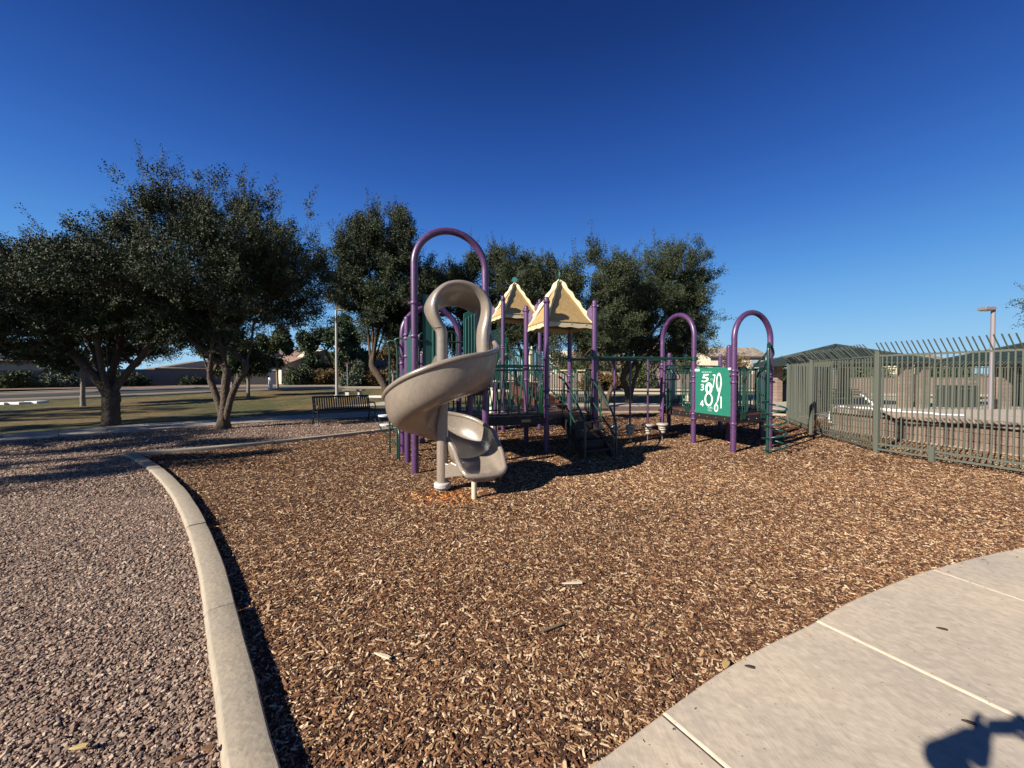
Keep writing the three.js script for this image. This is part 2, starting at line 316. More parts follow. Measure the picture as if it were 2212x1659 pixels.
// kerb: cast segments with joints between them
function kerbRun(line, label, seg) {
  const g = thing('concrete_kerb', label, 'kerb', V(line[0][0], 0, line[0][1]));
  const L = [0]; for (let i = 1; i < line.length; i++) L.push(L[i - 1] + Math.hypot(line[i][0] - line[i - 1][0], line[i][1] - line[i - 1][1]));
  const at = (s) => { let i = 1; while (i < L.length - 1 && L[i] < s) i++; const t = (s - L[i - 1]) / (L[i] - L[i - 1]); return [lerp(line[i - 1][0], line[i][0], t), lerp(line[i - 1][1], line[i][1], t)]; };
  const tot = L[L.length - 1], n = Math.round(tot / seg), w = 0.083, h = 0.085, r = 0.02;
  const prof = [[-w, -0.1], [-w - 0.006, h - r * 2], [-w + 0.004, h - r * 0.7], [-w + r, h], [0, h + 0.002], [w - r * 0.6, h], [w - 0.002, h - r * 0.6], [w, h - r * 2], [w, -0.1]];
  const wob = rng(line.length);
  for (let k = 0; k < n; k++) {
    const s0 = tot * k / n + 0.009, s1 = tot * (k + 1) / n - 0.009, rows = [], m = Math.max(3, Math.round((s1 - s0) / 0.22)), dh = (wob() - 0.5) * 0.012;
    for (let i = 0; i <= m + 2; i++) {
      const end = i === 0 || i === m + 2, s = i === 0 ? s0 : i === m + 2 ? s1 : lerp(s0 + 0.012, s1 - 0.012, (i - 1) / m), p = at(s), q0 = at(Math.max(0, s - 0.12)), q1 = at(Math.min(tot, s + 0.12)), tx = q1[0] - q0[0], tz = q1[1] - q0[1], l = Math.hypot(tx, tz);
      const e = (wob() - 0.5) * 0.004;
      rows.push(prof.map(([u, y]) => V(p[0] + tz / l * (u + e) * (end ? 0.9 : 1), y + dh - (end ? 0.016 : 0), p[1] - tx / l * (u + e) * (end ? 0.9 : 1))));
      if (end) { const c = V(p[0], -0.1 + dh, p[1]); const row = prof.map(() => c.clone()); i === 0 ? rows.unshift(row) : rows.push(row); }
    }
    const gg = loft(rows); const P = gg.attributes.position, U = gg.attributes.uv;
    for (let i = 0; i < P.count; i++) U.setXY(i, P.getX(i) * 0.7 + P.getY(i), P.getZ(i) * 0.7 + P.getY(i) * 0.5);
    const N2 = gg.toNonIndexed(); N2.computeVertexNormals();
    part(g, 'kerb_segment', gg, MAT.kerb);
  }
}
kerbRun(kerbL, 'long curved pale concrete kerb between gravel and wood chips, running from the foreground to the corner by the trees', 1.9);
kerbRun(kerbB, 'concrete kerb along the far edge of the wood chips, behind the slide and below the bench', 2.4);

// sidewalk in the foreground: separate slabs, the outer edge following the mulch
{
  const g = struct('sidewalk', slab([[3.2, -1.2], [5.5, 1.2], [5.2, 1.5], [2.9, -0.9]], -0.02, 0.05), MAT.walk, 'curving pale concrete sidewalk in slabs in the right foreground');
  const cuts = [[-0.75, 0.35], [0.645, 1.79], [1.945, 2.51], [3.36, 3.15], [4.78, 3.64], [6.4, 4.08], [8.1, 4.33], [9.9, 4.49], [12.5, 4.52]];
  const near = (p) => { let b = 0, d = 1e9; walkEdge.forEach((q, i) => { const e = Math.hypot(q[0] - p[0], q[1] - p[1]); if (e < d) { d = e; b = i; } }); return b; };
  const inner = offset2(walkEdge, 1.75), id = cuts.map(near);
  for (let k = 0; k < id.length - 1; k++) {
    const a = id[k], b = id[k + 1]; if (b <= a) continue;
    const e = walkEdge.slice(a, b + 1), q = inner.slice(a, b + 1);
    const shrink = (pts) => { const o = pts.map((p) => [...p]); const mv = (i, j) => { const dx = o[j][0] - o[i][0], dz = o[j][1] - o[i][1], l = Math.hypot(dx, dz); o[i][0] += dx / l * 0.005; o[i][1] += dz / l * 0.005; }; mv(0, 1); mv(o.length - 1, o.length - 2); return o; };
    part(g, 'paving_slab', slab([...shrink(e), ...shrink(q).reverse()], 0.045 + (k % 3) * 0.002, 0.11, 0.01), MAT.walk);
  }
}
// park path behind the kerb
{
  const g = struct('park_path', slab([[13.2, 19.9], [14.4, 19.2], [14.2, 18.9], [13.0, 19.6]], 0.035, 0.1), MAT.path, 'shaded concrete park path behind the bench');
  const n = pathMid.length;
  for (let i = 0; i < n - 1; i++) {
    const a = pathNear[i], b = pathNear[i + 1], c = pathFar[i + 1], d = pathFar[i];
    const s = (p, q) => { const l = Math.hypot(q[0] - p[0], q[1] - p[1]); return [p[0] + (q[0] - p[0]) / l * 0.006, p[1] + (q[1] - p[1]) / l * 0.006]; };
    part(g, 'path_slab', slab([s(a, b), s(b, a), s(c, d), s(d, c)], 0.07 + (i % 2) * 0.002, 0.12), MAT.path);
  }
}
// ramada plaza at the right
struct('plaza_paving', slab([[12.1, 14.6], [11.2, 16.4], [9.2, 17.5], [9.5, 20.3], [13.2, 19.0], [15, 31], [34, 31], [34, 8], [15.5, 7.2], [11.6, 12.3]], 0.03, 0.08), MAT.plaza, 'concrete paving under the green roofed shelters');
struct('court_paving', slab([[-9.5, 19.5], [-6.0, 21.8], [-3.4, 25.8], [-6, 29.5], [-10.5, 30], [-10.2, 27.5], [-7.8, 25.8], [-8.4, 22]], 0.06, 0.1), MAT.plaza, 'tan concrete pad on the lawn beyond the bench');
{ const c = []; for (let i = 0; i < 28; i++) { const a = i / 28 * 6.283; c.push([-5.6 + Math.cos(a) * 1.5, 24.2 + Math.sin(a) * 1.5]); }
  struct('court_marking', sheet(c, 0.066), M([0.05, 0.13, 0.1], 0.9), 'green painted round on the tan concrete pad'); }
// street on the far side
const streetNear = [[-60, 6], [-42, 16], [-30.5, 25.3], [-26.5, 29.2], [-18.5, 36.5], [-9, 40], [3, 38], [12, 36], [30, 33.5], [60, 30]];
{
  const a = curve2(streetNear, 4), b = offset2(a, -7.5), yy = (p) => rise(p[0], p[1]) + 0.05;
  const strip = (l, r, lift, mat, name, label) => struct(name, loft(l.map((p, i) => { const q = r[i], y = Math.max(yy(p), rise(q[0], q[1])) + lift; return [V(p[0], y, p[1]), V((p[0] + q[0]) / 2, y + 0.01, (p[1] + q[1]) / 2), V(q[0], y, q[1])]; })), mat, label);
  strip(a, b, 0.0, MAT.asphalt, 'street', 'dark asphalt street beyond the lawn');
  const kerbStrip = (l, w, label) => { const o = offset2(l, w); const i1 = l.map((p, i) => { const q = o[i], y = yy(p) + 0.15; return [V(p[0], y - 0.3, p[1]), V(p[0], y, p[1]), V(q[0], y, q[1]), V(q[0], y - 0.3, q[1])]; }); struct(numbered('street_kerb'), loft(i1), MAT.kerb, label); };
  kerbStrip(a, 0.35, 'pale kerb on the park side of the street'); kerbStrip(b, -0.3, 'pale kerb on the housing side of the street');
  const s0 = offset2(a, -9.2), s1 = offset2(a, -10.8);
  strip(s0, s1, 0.12, MAT.path, 'street_sidewalk', 'pale sidewalk on the far side of the street');
  const g0 = offset2(a, -10.9), g1 = offset2(a, -19);
  strip(g0, g1, 0.1, MAT.gravel, 'verge_gravel', 'gravel verge below the boundary walls');
}
// ---- loose chips and stones: real pieces over the beds
function shard(l, w, h, seed) {
  const r = rng(seed), j = () => 0.7 + r() * 0.6, P = [];
  for (const sx of [-1, 1]) for (const sz of [-1, 1]) for (const sy of [-1, 1]) P.push(new THREE.Vector3(sx * l / 2 * j() + (r() - 0.5) * l * 0.1, sy * h / 2 * j(), sz * w / 2 * j() * (sy > 0 ? 0.85 : 1)));
  const g = new ConvexGeometry(P); g.deleteAttribute('uv'); g.computeVertexNormals(); return g;
}
function scatter(name, label, poly, lift, zones, shapes, pal, size, tiltMax, mat, keep = () => true, seed = 1) {
  const r = rng(seed), lists = shapes.map(() => []);
  for (const [z0, z1, dens, sc] of zones) {
    const w0 = -1.5 * z1 - 0.3, w1 = 1.5 * z1 + 0.3, n = Math.round((w1 - w0) * (z1 - z0) * dens);
    for (let i = 0; i < n; i++) {
      const X = lerp(w0, w1, r()), Z = lerp(z0, z1, r()); const k = (r() * shapes.length) | 0, a = r(), b = r(), c = r(), e = r(), f = r(), q = r();
      if (Math.abs(X) > 1.42 * Z + 0.25 || !inPoly(poly, X, Z) || !keep(X, Z, f)) continue;
      lists[k].push([X, Z, a, b, c, e, f, q, sc]);
    }
  }
  const g = new THREE.Group(); g.name = name; g.userData = { kind: 'stuff', label, category: name.replace(/_/g, ' ') }; scene.add(g);
  const o = new THREE.Object3D(), col = new THREE.Color(); let total = 0;
  shapes.forEach((s, k) => {
    const L = lists[k], im = shade(new THREE.InstancedMesh(s, mat, L.length)); im.name = 'pieces'; im.userData.kind = 'stuff';
    L.forEach(([X, Z, a, b, c, e, f, q, sc], i) => {
      const s1 = size(e) * sc; o.position.set(X, (typeof lift === 'function' ? lift(X, Z) : lift) + q * 0.012 * sc, -Z); o.rotation.set((b - 0.5) * tiltMax, a * 6.283, (c - 0.5) * tiltMax); o.scale.set(s1, s1 * (0.7 + b * 0.6), s1 * (0.75 + c * 0.5)); o.updateMatrix(); im.setMatrixAt(i, o.matrix);
      const p = pal(f, b, X, Z), j = 0.8 + q * 0.4; col.setRGB(p[0] * j, p[1] * j, p[2] * j); im.setColorAt(i, col);
    });
    total += L.length; g.add(im);
  });
  console.log(name, total);
}
const chipPal = [[0.034, 0.0132, 0.0058], [0.06, 0.0235, 0.0094], [0.093, 0.037, 0.0146], [0.132, 0.056, 0.022], [0.188, 0.088, 0.036], [0.268, 0.143, 0.065], [0.41, 0.255, 0.13], [0.57, 0.42, 0.255]];
const chipShapes = [shard(0.034, 0.011, 0.005, 1), shard(0.042, 0.009, 0.006, 2), shard(0.026, 0.013, 0.004, 3), shard(0.05, 0.008, 0.006, 4), shard(0.022, 0.01, 0.006, 5), shard(0.06, 0.012, 0.005, 6)];
const chipMat = M([1, 1, 1], 0.85);
scatter('wood_chips', 'loose brown and tan wood chips covering the play area', mulchPoly, (X, Z) => 0.005 + bed(X, Z), [[1.2, 2.6, 15500, 0.8], [2.6, 4.2, 12000, 0.84], [4.2, 6.5, 6300, 0.94], [6.5, 10, 2100, 1.1], [10, 17.5, 400, 1.3]], chipShapes,
  (f, b, X, Z) => { const rust = Math.exp(-((X + 0.9) ** 2 / 0.3 + (Z - 5.15) ** 2 / 0.12)); const t = Math.pow(f, 1.08) * 7.99; let p = chipPal[t | 0]; { const w = nD[(((Z * 41) | 0) & 511) * 512 + (((X * 41 + 2000) | 0) & 511)], k = clamp(0.9 + (w - 0.3) * 0.9, 0.9, 1.35); p = [p[0] * k, p[1] * k * (0.97 + 0.04 * w), p[2] * k]; } return rust > 0.2 && b > 0.4 ? [p[0] * (1 + 0.55 * rust), p[1] * (1 + rust * 0.05), p[2] * (1 - 0.5 * rust)] : p; },
  (e) => 0.45 + e * e * 0.8, 0.65, chipMat, undefined, 3);
scatter('spilled_chips', 'few wood chips spilled onto the edge of the sidewalk', [...walkEdge, ...offset2(walkEdge, 0.13).reverse()], 0.05, [[1.2, 4.8, 30, 0.7]], chipShapes.slice(0, 3), (f) => chipPal[2 + ((f * 5.9) | 0)], (e) => 0.4 + e * 0.6, 0.3, chipMat, undefined, 23);
const stonePal = [[0.225, 0.15, 0.107], [0.28, 0.198, 0.146], [0.18, 0.12, 0.088], [0.345, 0.252, 0.186], [0.44, 0.335, 0.246], [0.15, 0.107, 0.084], [0.28, 0.17, 0.118]];
const stoneShapes = [shard(0.02, 0.015, 0.011, 11), shard(0.024, 0.014, 0.01, 12), shard(0.016, 0.014, 0.012, 13), shard(0.028, 0.018, 0.012, 14)];
const kerbDist = (X, Z) => { let d = 1e9; for (const p of kerbL) d = Math.min(d, Math.hypot(p[0] - X, p[1] - Z)); return d; };
scatter('gravel_stones', 'loose brown and grey gravel stones left of the kerb', gravelPoly, 0.035, [[1.2, 3, 11500, 0.68], [3, 5, 7500, 0.78], [5, 8, 2600, 0.95], [8, 14, 600, 1.2]], stoneShapes,
  (f) => stonePal[(f * 6.99) | 0], (e) => 0.52 + e * e * e * 1.1, 1.1, M([1, 1, 1], 0.9), (X, Z) => X < 1 && !(Z < 6 && X > -0.3), 5);
// a few long splinters and fallen leaves that can be told apart
{
  const mk = (name, label, cat, px, py, len, wid, ang, m, y, group) => {
    const [X, Z] = ground(px, py, y); const t = thing(name, label, cat, V(X, y, Z), group);
    const s = new THREE.Shape(); s.moveTo(-len / 2, 0); s.quadraticCurveTo(-len / 6, wid * 0.62, len * 0.25, wid * 0.5); s.lineTo(len / 2, wid * 0.25); s.lineTo(len * 0.46, -wid * 0.4); s.quadraticCurveTo(0, -wid * 0.55, -len / 2, 0);
    const e = new THREE.ExtrudeGeometry(s, { depth: 0.006, bevelEnabled: true, bevelSize: 0.0015, bevelThickness: 0.0015, bevelSegments: 1, curveSegments: 5 }); e.rotateX(-Math.PI / 2); e.rotateY(ang); e.translate(X, y, -Z); part(t, 'wood', e, m);
  };
  const pale = M([0.6, 0.5, 0.36], 0.8), dull = M([0.16, 0.11, 0.07], 0.85), dark = M([0.03, 0.02, 0.015], 0.8);
  mk('wood_splinter', 'long pale wood splinter lying on the chips right of centre, below the slide shadow', 'splinter', 1710 * 0.5486 * 1.318, 1260, 0.16, 0.03, 0.1, pale, 0.03);
  mk('wood_splinter', 'short thick pale wood splinter on the chips near the foreground, left of centre', 'splinter', 826, 1417, 0.11, 0.022, -0.35, pale, 0.03);
  mk('wood_splinter', 'dull curved bark strip on the chips right of centre, in front of the pale splinter', 'splinter', 1190, 1357, 0.17, 0.02, 0.5, dull, 0.03);
  mk('fallen_leaf', 'small dark leaf on the sidewalk slab beside the wood chips', 'leaf', 1619.5, 1441, 0.045, 0.016, -0.3, dark, 0.048);
  mk('fallen_leaf', 'small dark leaf in the middle of the second sidewalk slab', 'leaf', 2035, 1359, 0.05, 0.014, -0.45, dark, 0.05);
  mk('fallen_leaf', 'small dark leaf on the sidewalk just above the shadow of the hands', 'leaf', 2093, 1561, 0.045, 0.012, -0.5, dark, 0.05);
  const leafM = M([0.16, 0.08, 0.035], 0.85);
  mk('fallen_leaf', 'curled brown leaf on gravel beside the kerb at the bottom edge', 'leaf', 384, 1642, 0.05, 0.022, 0.6, leafM, 0.075);
  mk('fallen_leaf', 'orange brown leaf on gravel touching the kerb near the bottom edge', 'leaf', 448, 1618, 0.048, 0.024, 0.1, leafM, 0.075);
  mk('fallen_leaf', 'pale yellow leaf on gravel left of the kerb near the bottom edge', 'leaf', 170, 1615, 0.06, 0.02, 0.3, M([0.5, 0.36, 0.14], 0.8), 0.075);
  mk('fallen_leaf', 'curled tan leaf on the chips at the edge of the sidewalk', 'leaf', 1568, 1437, 0.07, 0.035, 0.9, M([0.45, 0.3, 0.12], 0.8), 0.04);
}
// ------------------------------------------------------------------ play structure
const play = thing('play_structure', 'large purple and green play structure with spiral slide, two tan roofs and a number panel', 'play structure', V(0.5, 0, 8.5));
const PR = 0.058, AX = [0.92, 0.39], FW = [0.39, -0.92];
const L0 = [-1.59, 6.29], R0p = [-0.47, 6.77], L1 = [-1.96, 7.2], R1 = [-0.84, 7.68], L2 = [-2.31, 8.12], R2 = [-1.19, 8.6];
const pc = [0.73, 8.15], pf = [1.85, 8.65], pe = [1.46, 9.75], pb = [0.34, 9.25];
const qa = [-0.265, 11.3], qd = [0.85, 11.8], ql = [-0.7, 12.3], qb = [0.43, 12.85];
const a3R = [4.42, 9.35], a3L = [4.1, 10.5], a4L = [4.73, 8.2], a4R = [5.8, 8.65], e1 = [5.42, 9.62], e2 = [4.78, 11.7], e3 = [6.25, 11.55], e4 = [6.5, 10.0];
const on = (P, Q, t, y) => V(lerp(P[0], Q[0], t), y, lerp(P[1], Q[1], t));
function collarGeo(X, Z, y, r = PR) {
  const ring = new THREE.LatheGeometry([[r, -0.028], [r + 0.011, -0.024], [r + 0.016, 0], [r + 0.011, 0.024], [r, 0.028]].map(([a, b]) => new THREE.Vector2(a, b)), 20);
  ring.translate(X, y, -Z);
  const a = (X * 7 + y * 5) % 6.28;
  return merge([ring, boxGeo(0.05, 0.045, 0.035, X + Math.cos(a) * (r + 0.018), y, -Z + Math.sin(a) * (r + 0.018), -a, 0.008), boxGeo(0.05, 0.045, 0.035, X - Math.cos(a) * (r + 0.018), y, -Z - Math.sin(a) * (r + 0.018), -a, 0.008)]);
}
function post(P, top, collars = [], label) {
  const dome = [[PR, 0], [PR, top - 0.06]]; for (let i = 1; i <= 6; i++) { const a = i / 6 * Math.PI / 2; dome.push([Math.max(0.0005, PR * Math.cos(a)), top - 0.06 + 0.06 * Math.sin(a)]); }
  const g = new THREE.LatheGeometry(dome.map(([a, b]) => new THREE.Vector2(a, b)), 20); g.translate(P[0], 0, -P[1]);
  const m = part(play, 'post', g, MAT.purple, label);
  for (const y of collars) part(m, 'collar', collarGeo(P[0], P[1], y), MAT.purple);
  return m;
}
function arch(P, Q, top, cP = [], cQ = [], label) {
  const R = Math.hypot(P[0] - Q[0], P[1] - Q[1]) / 2, s = top - R, pts = [];
  for (let y = -0.05; y < s; y += (s + 0.05) / 5) pts.push(V(P[0], y, P[1]));
  for (let i = 0; i <= 28; i++) { const a = i / 28 * Math.PI, t = 0.5 - 0.5 * Math.cos(a); pts.push(on(P, Q, t, s + Math.sin(a) * R)); }
  for (let i = 1; i <= 5; i++) pts.push(V(Q[0], s - (s + 0.05) * i / 5, Q[1]));
  const m = part(play, 'arch', tube(pts, PR, 20), MAT.purple, label);
  for (const y of cP) part(m, 'collar', collarGeo(P[0], P[1], y), MAT.purple);
  for (const y of cQ) part(m, 'collar', collarGeo(Q[0], Q[1], y), MAT.purple);
  // sleeve joint between leg and bend
  for (const [A, y] of [[P, s - 0.25], [Q, s - 0.25]]) { const c = new THREE.CylinderGeometry(PR + 0.003, PR + 0.003, 0.02, 20); c.translate(A[0], y, -A[1]); part(m, 'sleeve', c, MAT.purple); }
  return m;
}
arch(L0, R0p, 4.07, [1.35, 1.48, 2.28, 2.82], [1.4, 2.3], 'tall purple arch over the spiral slide');
arch(L2, R2, 3.12, [0.7, 0.85, 1.9, 2.0], [0.75, 1.95], 'lower purple arch behind the spiral slide');
post(L1, 2.76, [1.45, 2.0, 2.33, 2.4]); post(R1, 2.78, [0.7, 1.45, 1.9, 2.27, 2.33]);
post([-2.19, 9.38], 2.2, [0.8]); post([-0.45, 10.2], 1.5);
post(pc, 3.31, [0.7, 1.0, 1.32, 3.2], 'purple post with grey stickers below the nearer roof'); post(pf, 3.34, [0.7, 1.4, 2.03, 3.2]);
post(pe, 3.33, [0.7, 1.5, 1.64, 2.06, 3.2]); post(pb, 3.33, [0.72, 1.55, 1.84, 3.2]);
for (const q of [qa, qd, ql, qb]) post(q, 4.0, [0.6, 1.35, 2.46, 2.52, 3.87]);
arch(a3R, a3L, 3.2, [0.6, 0.72, 1.5, 1.62, 2.06], [0.7, 1.55, 1.95], 'purple arch left of the green number panel');
arch(a4L, a4R, 3.02, [0.62, 1.5, 1.66, 1.75], [0.7, 1.5, 1.68, 1.75], 'purple arch right of the green number panel');
post(e1, 2.42, [0.66, 1.75]); post(e2, 2.35, [0.7, 1.85]); post(e3, 2.3, [0.7, 1.85]); post(e4, 1.9, [0.7]);

// decks
function deck(poly, y, mat = MAT.brown) {
  const m = part(play, 'deck', slab(poly, y, 0.05, 0.006), mat);
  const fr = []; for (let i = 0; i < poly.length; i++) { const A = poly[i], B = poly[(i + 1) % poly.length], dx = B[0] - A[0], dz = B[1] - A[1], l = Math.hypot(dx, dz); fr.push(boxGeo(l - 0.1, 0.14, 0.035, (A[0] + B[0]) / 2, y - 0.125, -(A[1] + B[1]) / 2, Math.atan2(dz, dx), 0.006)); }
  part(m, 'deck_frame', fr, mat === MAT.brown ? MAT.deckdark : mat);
  const bolts = []; for (let i = 0; i < poly.length; i++) { const A = poly[i], B = poly[(i + 1) % poly.length], nx = (B[1] - A[1]), nz = -(B[0] - A[0]), l = Math.hypot(nx, nz); for (const t of [0.18, 0.39, 0.61, 0.82]) for (const s of [1, -1]) { const c = new THREE.SphereGeometry(0.011, 8, 6); c.translate(lerp(A[0], B[0], t) + nx / l * 0.02 * s, y - 0.12, -(lerp(A[1], B[1], t) + nz / l * 0.02 * s)); bolts.push(c); } }
  part(m, 'bolt', bolts, MAT.steel, undefined, 'stuff');
  return m;
}
deck([L0, R0p, R1, L1], 1.49); deck([L1, R1, R2, L2], 0.8); deck([pc, pf, pe, pb], 0.78); deck([qa, qd, qb, ql], 1.45); deck([a4L, a4R, e1, a3R], 0.82); deck([a3R, e1, e4, e3, e2, a3L], 0.82);
// bridge of planks from the lower slide deck to the stair deck
{
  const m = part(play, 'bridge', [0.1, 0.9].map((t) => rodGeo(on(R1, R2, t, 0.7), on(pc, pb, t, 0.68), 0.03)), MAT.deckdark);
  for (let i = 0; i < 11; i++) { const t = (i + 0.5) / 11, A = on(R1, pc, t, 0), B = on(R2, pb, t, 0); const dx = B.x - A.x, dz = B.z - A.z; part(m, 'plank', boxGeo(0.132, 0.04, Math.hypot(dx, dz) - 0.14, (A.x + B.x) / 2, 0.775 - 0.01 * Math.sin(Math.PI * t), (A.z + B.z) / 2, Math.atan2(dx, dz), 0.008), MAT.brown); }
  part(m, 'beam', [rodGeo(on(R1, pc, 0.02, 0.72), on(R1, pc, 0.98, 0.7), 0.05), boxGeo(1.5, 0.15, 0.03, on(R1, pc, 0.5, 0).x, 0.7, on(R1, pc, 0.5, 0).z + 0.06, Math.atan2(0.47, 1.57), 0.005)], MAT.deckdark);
  const st = on(R1, pc, 0.72, 0.71); part(m, 'warning_sticker', boxGeo(0.2, 0.055, 0.004, st.x, st.y, st.z + 0.078, Math.atan2(0.47, 1.57)), M([0.4, 0.3, 0.06], 0.6));
  fanRail(R1, pc, 0.82, 1.84, 19); fanRail(R2, pb, 0.82, 1.84, 19);
}
function fanRail(P, Q, y0, y1, n) {
  const m = part(play, 'bridge_railing', tube(smooth([on(P, Q, 0.02, y1), on(P, Q, 0.5, y1 + 0.015), on(P, Q, 0.98, y1)], 5), 0.021), MAT.green);
  part(m, 'rail', tube(smooth([on(P, Q, 0.02, y1 - 0.075), on(P, Q, 0.98, y1 - 0.075)], 2), 0.016), MAT.green); part(m, 'rail', tube(smooth([on(P, Q, 0.02, y0 + 0.02), on(P, Q, 0.98, y0 + 0.02)], 2), 0.018), MAT.green);
  for (let i = 0; i < n; i++) { const t = (i + 0.7) / (n + 0.4), d = [0.022, -0.018, 0.03, -0.03, 0.01][i % 5]; rod(m, 'bar', on(P, Q, t + d, y1 - 0.08), on(P, Q, t - d, y0 + 0.02), 0.013, MAT.green); }
}
// closed loop barrier with upright bars
function barrier(P, Q, t0, t1, y0, y1, n, mat = MAT.green, name = 'barrier') {
  const w = (t1 - t0), L = Math.hypot(P[0] - Q[0], P[1] - Q[1]) * w, r = Math.min(0.09, L * 0.4), q = r / L * w, pts = [];
  for (const [a, b, s] of [[t0 + q, y1 - r, 0], [t1 - q, y1 - r, 1], [t1 - q, y0 + r, 2], [t0 + q, y0 + r, 3]])
    for (let i = 0; i <= 6; i++) { const an = Math.PI - (s * 6 + i) / 6 * Math.PI / 2; pts.push(on(P, Q, a + Math.cos(an) * q, b + Math.sin(an) * r)); }
  pts.push(pts[0].clone());
  const m = part(play, name, tube(pts, 0.019, 10), mat);
  for (let i = 1; i <= n; i++) { const t = lerp(t0, t1, i / (n + 1)); rod(m, 'bar', on(P, Q, t, y0 + 0.012), on(P, Q, t, y1 - 0.012), 0.0115, mat); }
  return m;
}
function bracket(P, Q, t0, t1, y) { const A = on(P, Q, (t0 + t1) / 2, y); part(play, 'bracket', boxGeo(0.16, 0.13, 0.012, A.x, A.y, A.z + 0.035, Math.atan2(Q[1] - P[1], Q[0] - P[0]), 0.004), MAT.green); }
for (const [P, Q, a, b, y] of [[a3L, a3R, 0.1, 0.32, 0.82], [a3L, a3R, 0.68, 0.92, 0.82], [a4L, a4R, 0.1, 0.37, 0.82], [a4L, a4R, 0.66, 0.92, 0.82], [pf, pe, 0.08, 0.34, 0.78], [pf, pe, 0.66, 0.92, 0.78]]) { barrier(P, Q, a, b, y + 0.03, y + 1.0, 3); bracket(P, Q, a, b, y - 0.05); }
barrier(e1, e4, 0.06, 0.94, 0.86, 1.8, 8); barrier(e3, e4, 0.06, 0.94, 0.86, 1.8, 9); barrier(e2, e3, 0.06, 0.94, 0.86, 1.8, 9); barrier(a4R, e1, 0.08, 0.92, 0.86, 1.8, 6);
barrier(ql, qa, 0.06, 0.94, 1.5, 3.05, 8, MAT.green); barrier(ql, qb, 0.06, 0.94, 1.5, 2.55, 9); barrier(qd, qb, 0.06, 0.4, 1.5, 2.5, 3);
barrier(L1, R1, 0.55, 0.78, 1.52, 2.5, 2); barrier(L1, R1, 0.18, 0.4, 1.52, 2.45, 2); barrier(R0p, R1, 0.1, 0.9, 1.52, 2.9, 8); barrier(L2, R2, 0.1, 0.9, 0.84, 1.9, 8);
// solid panels of the slide deck
function panelFlat(P, Q, t0, t1, y0, y1a, y1b, mat, ribs, name, label) {
  const L = Math.hypot(P[0] - Q[0], P[1] - Q[1]), w = (t1 - t0) * L, s = new THREE.Shape();
  s.moveTo(-w / 2, y0); s.lineTo(w / 2, y0); s.lineTo(w / 2, y1b - 0.05); s.quadraticCurveTo(w / 2, y1b, w / 2 - 0.05, y1b); s.lineTo(-w / 2 + 0.05, y1a); s.quadraticCurveTo(-w / 2, y1a, -w / 2, y1a - 0.05); s.closePath();
  const a = Math.atan2(Q[1] - P[1], Q[0] - P[0]), c = on(P, Q, (t0 + t1) / 2, 0);
  const e = new THREE.ExtrudeGeometry(s, { depth: 0.02, bevelEnabled: true, bevelSize: 0.004, bevelThickness: 0.004, bevelSegments: 2 }); e.translate(0, 0, -0.01); e.rotateY(a); e.translate(c.x, 0, c.z);
  const m = part(play, name, e, mat, label);
  for (let i = 0; i < ribs; i++) { const t = lerp(t0, t1, (i + 0.7) / (ribs + 0.4)), y1 = lerp(y1a, y1b, (t - t0) / (t1 - t0)) - 0.08, A = on(P, Q, t, 0); part(m, 'rib', boxGeo(w / ribs * 0.5, y1 - y0 - 0.1, 0.05, A.x, (y1 + y0 + 0.02) / 2, A.z, a, 0.01), mat); }
  return m;
}
panelFlat(L0, R0p, 0.11, 0.21, 1.5, 2.98, 2.9, M([0.008, 0.06, 0.047], 0.5), 0, 'side_panel', 'dark green panel left of the slide hood');
panelFlat(L0, R0p, 0.22, 0.36, 1.62, 2.55, 2.45, MAT.teal, 3, 'side_panel'); panelFlat(L0, R0p, 0.68, 0.95, 1.5, 2.72, 2.95, MAT.teal, 6, 'side_panel', 'ribbed teal panel right of the slide entrance');
panelFlat(L1, L0, 0.08, 0.92, 1.52, 2.32, 2.5, MAT.teal, 0, 'side_panel', 'flat teal panel on the left of the slide deck'); panelFlat(L2, L1, 0.1, 0.92, 0.84, 1.75, 1.85, MAT.teal, 0, 'side_panel');
part(play, 'rail', [tube([on(L0, R0p, 0.03, 2.93), on(L0, R0p, 0.3, 2.95)], 0.018), tube([on(L0, R0p, 0.7, 2.96), on(L0, R0p, 0.98, 2.9)], 0.018), tube([on(L1, R1, 0.03, 2.3), on(L1, R1, 0.97, 2.3)], 0.018)], MAT.green);
panelFlat(R1, R2, -0.02, 0.0, 0.8, 1.0, 1.0, MAT.green, 0, 'bracket');

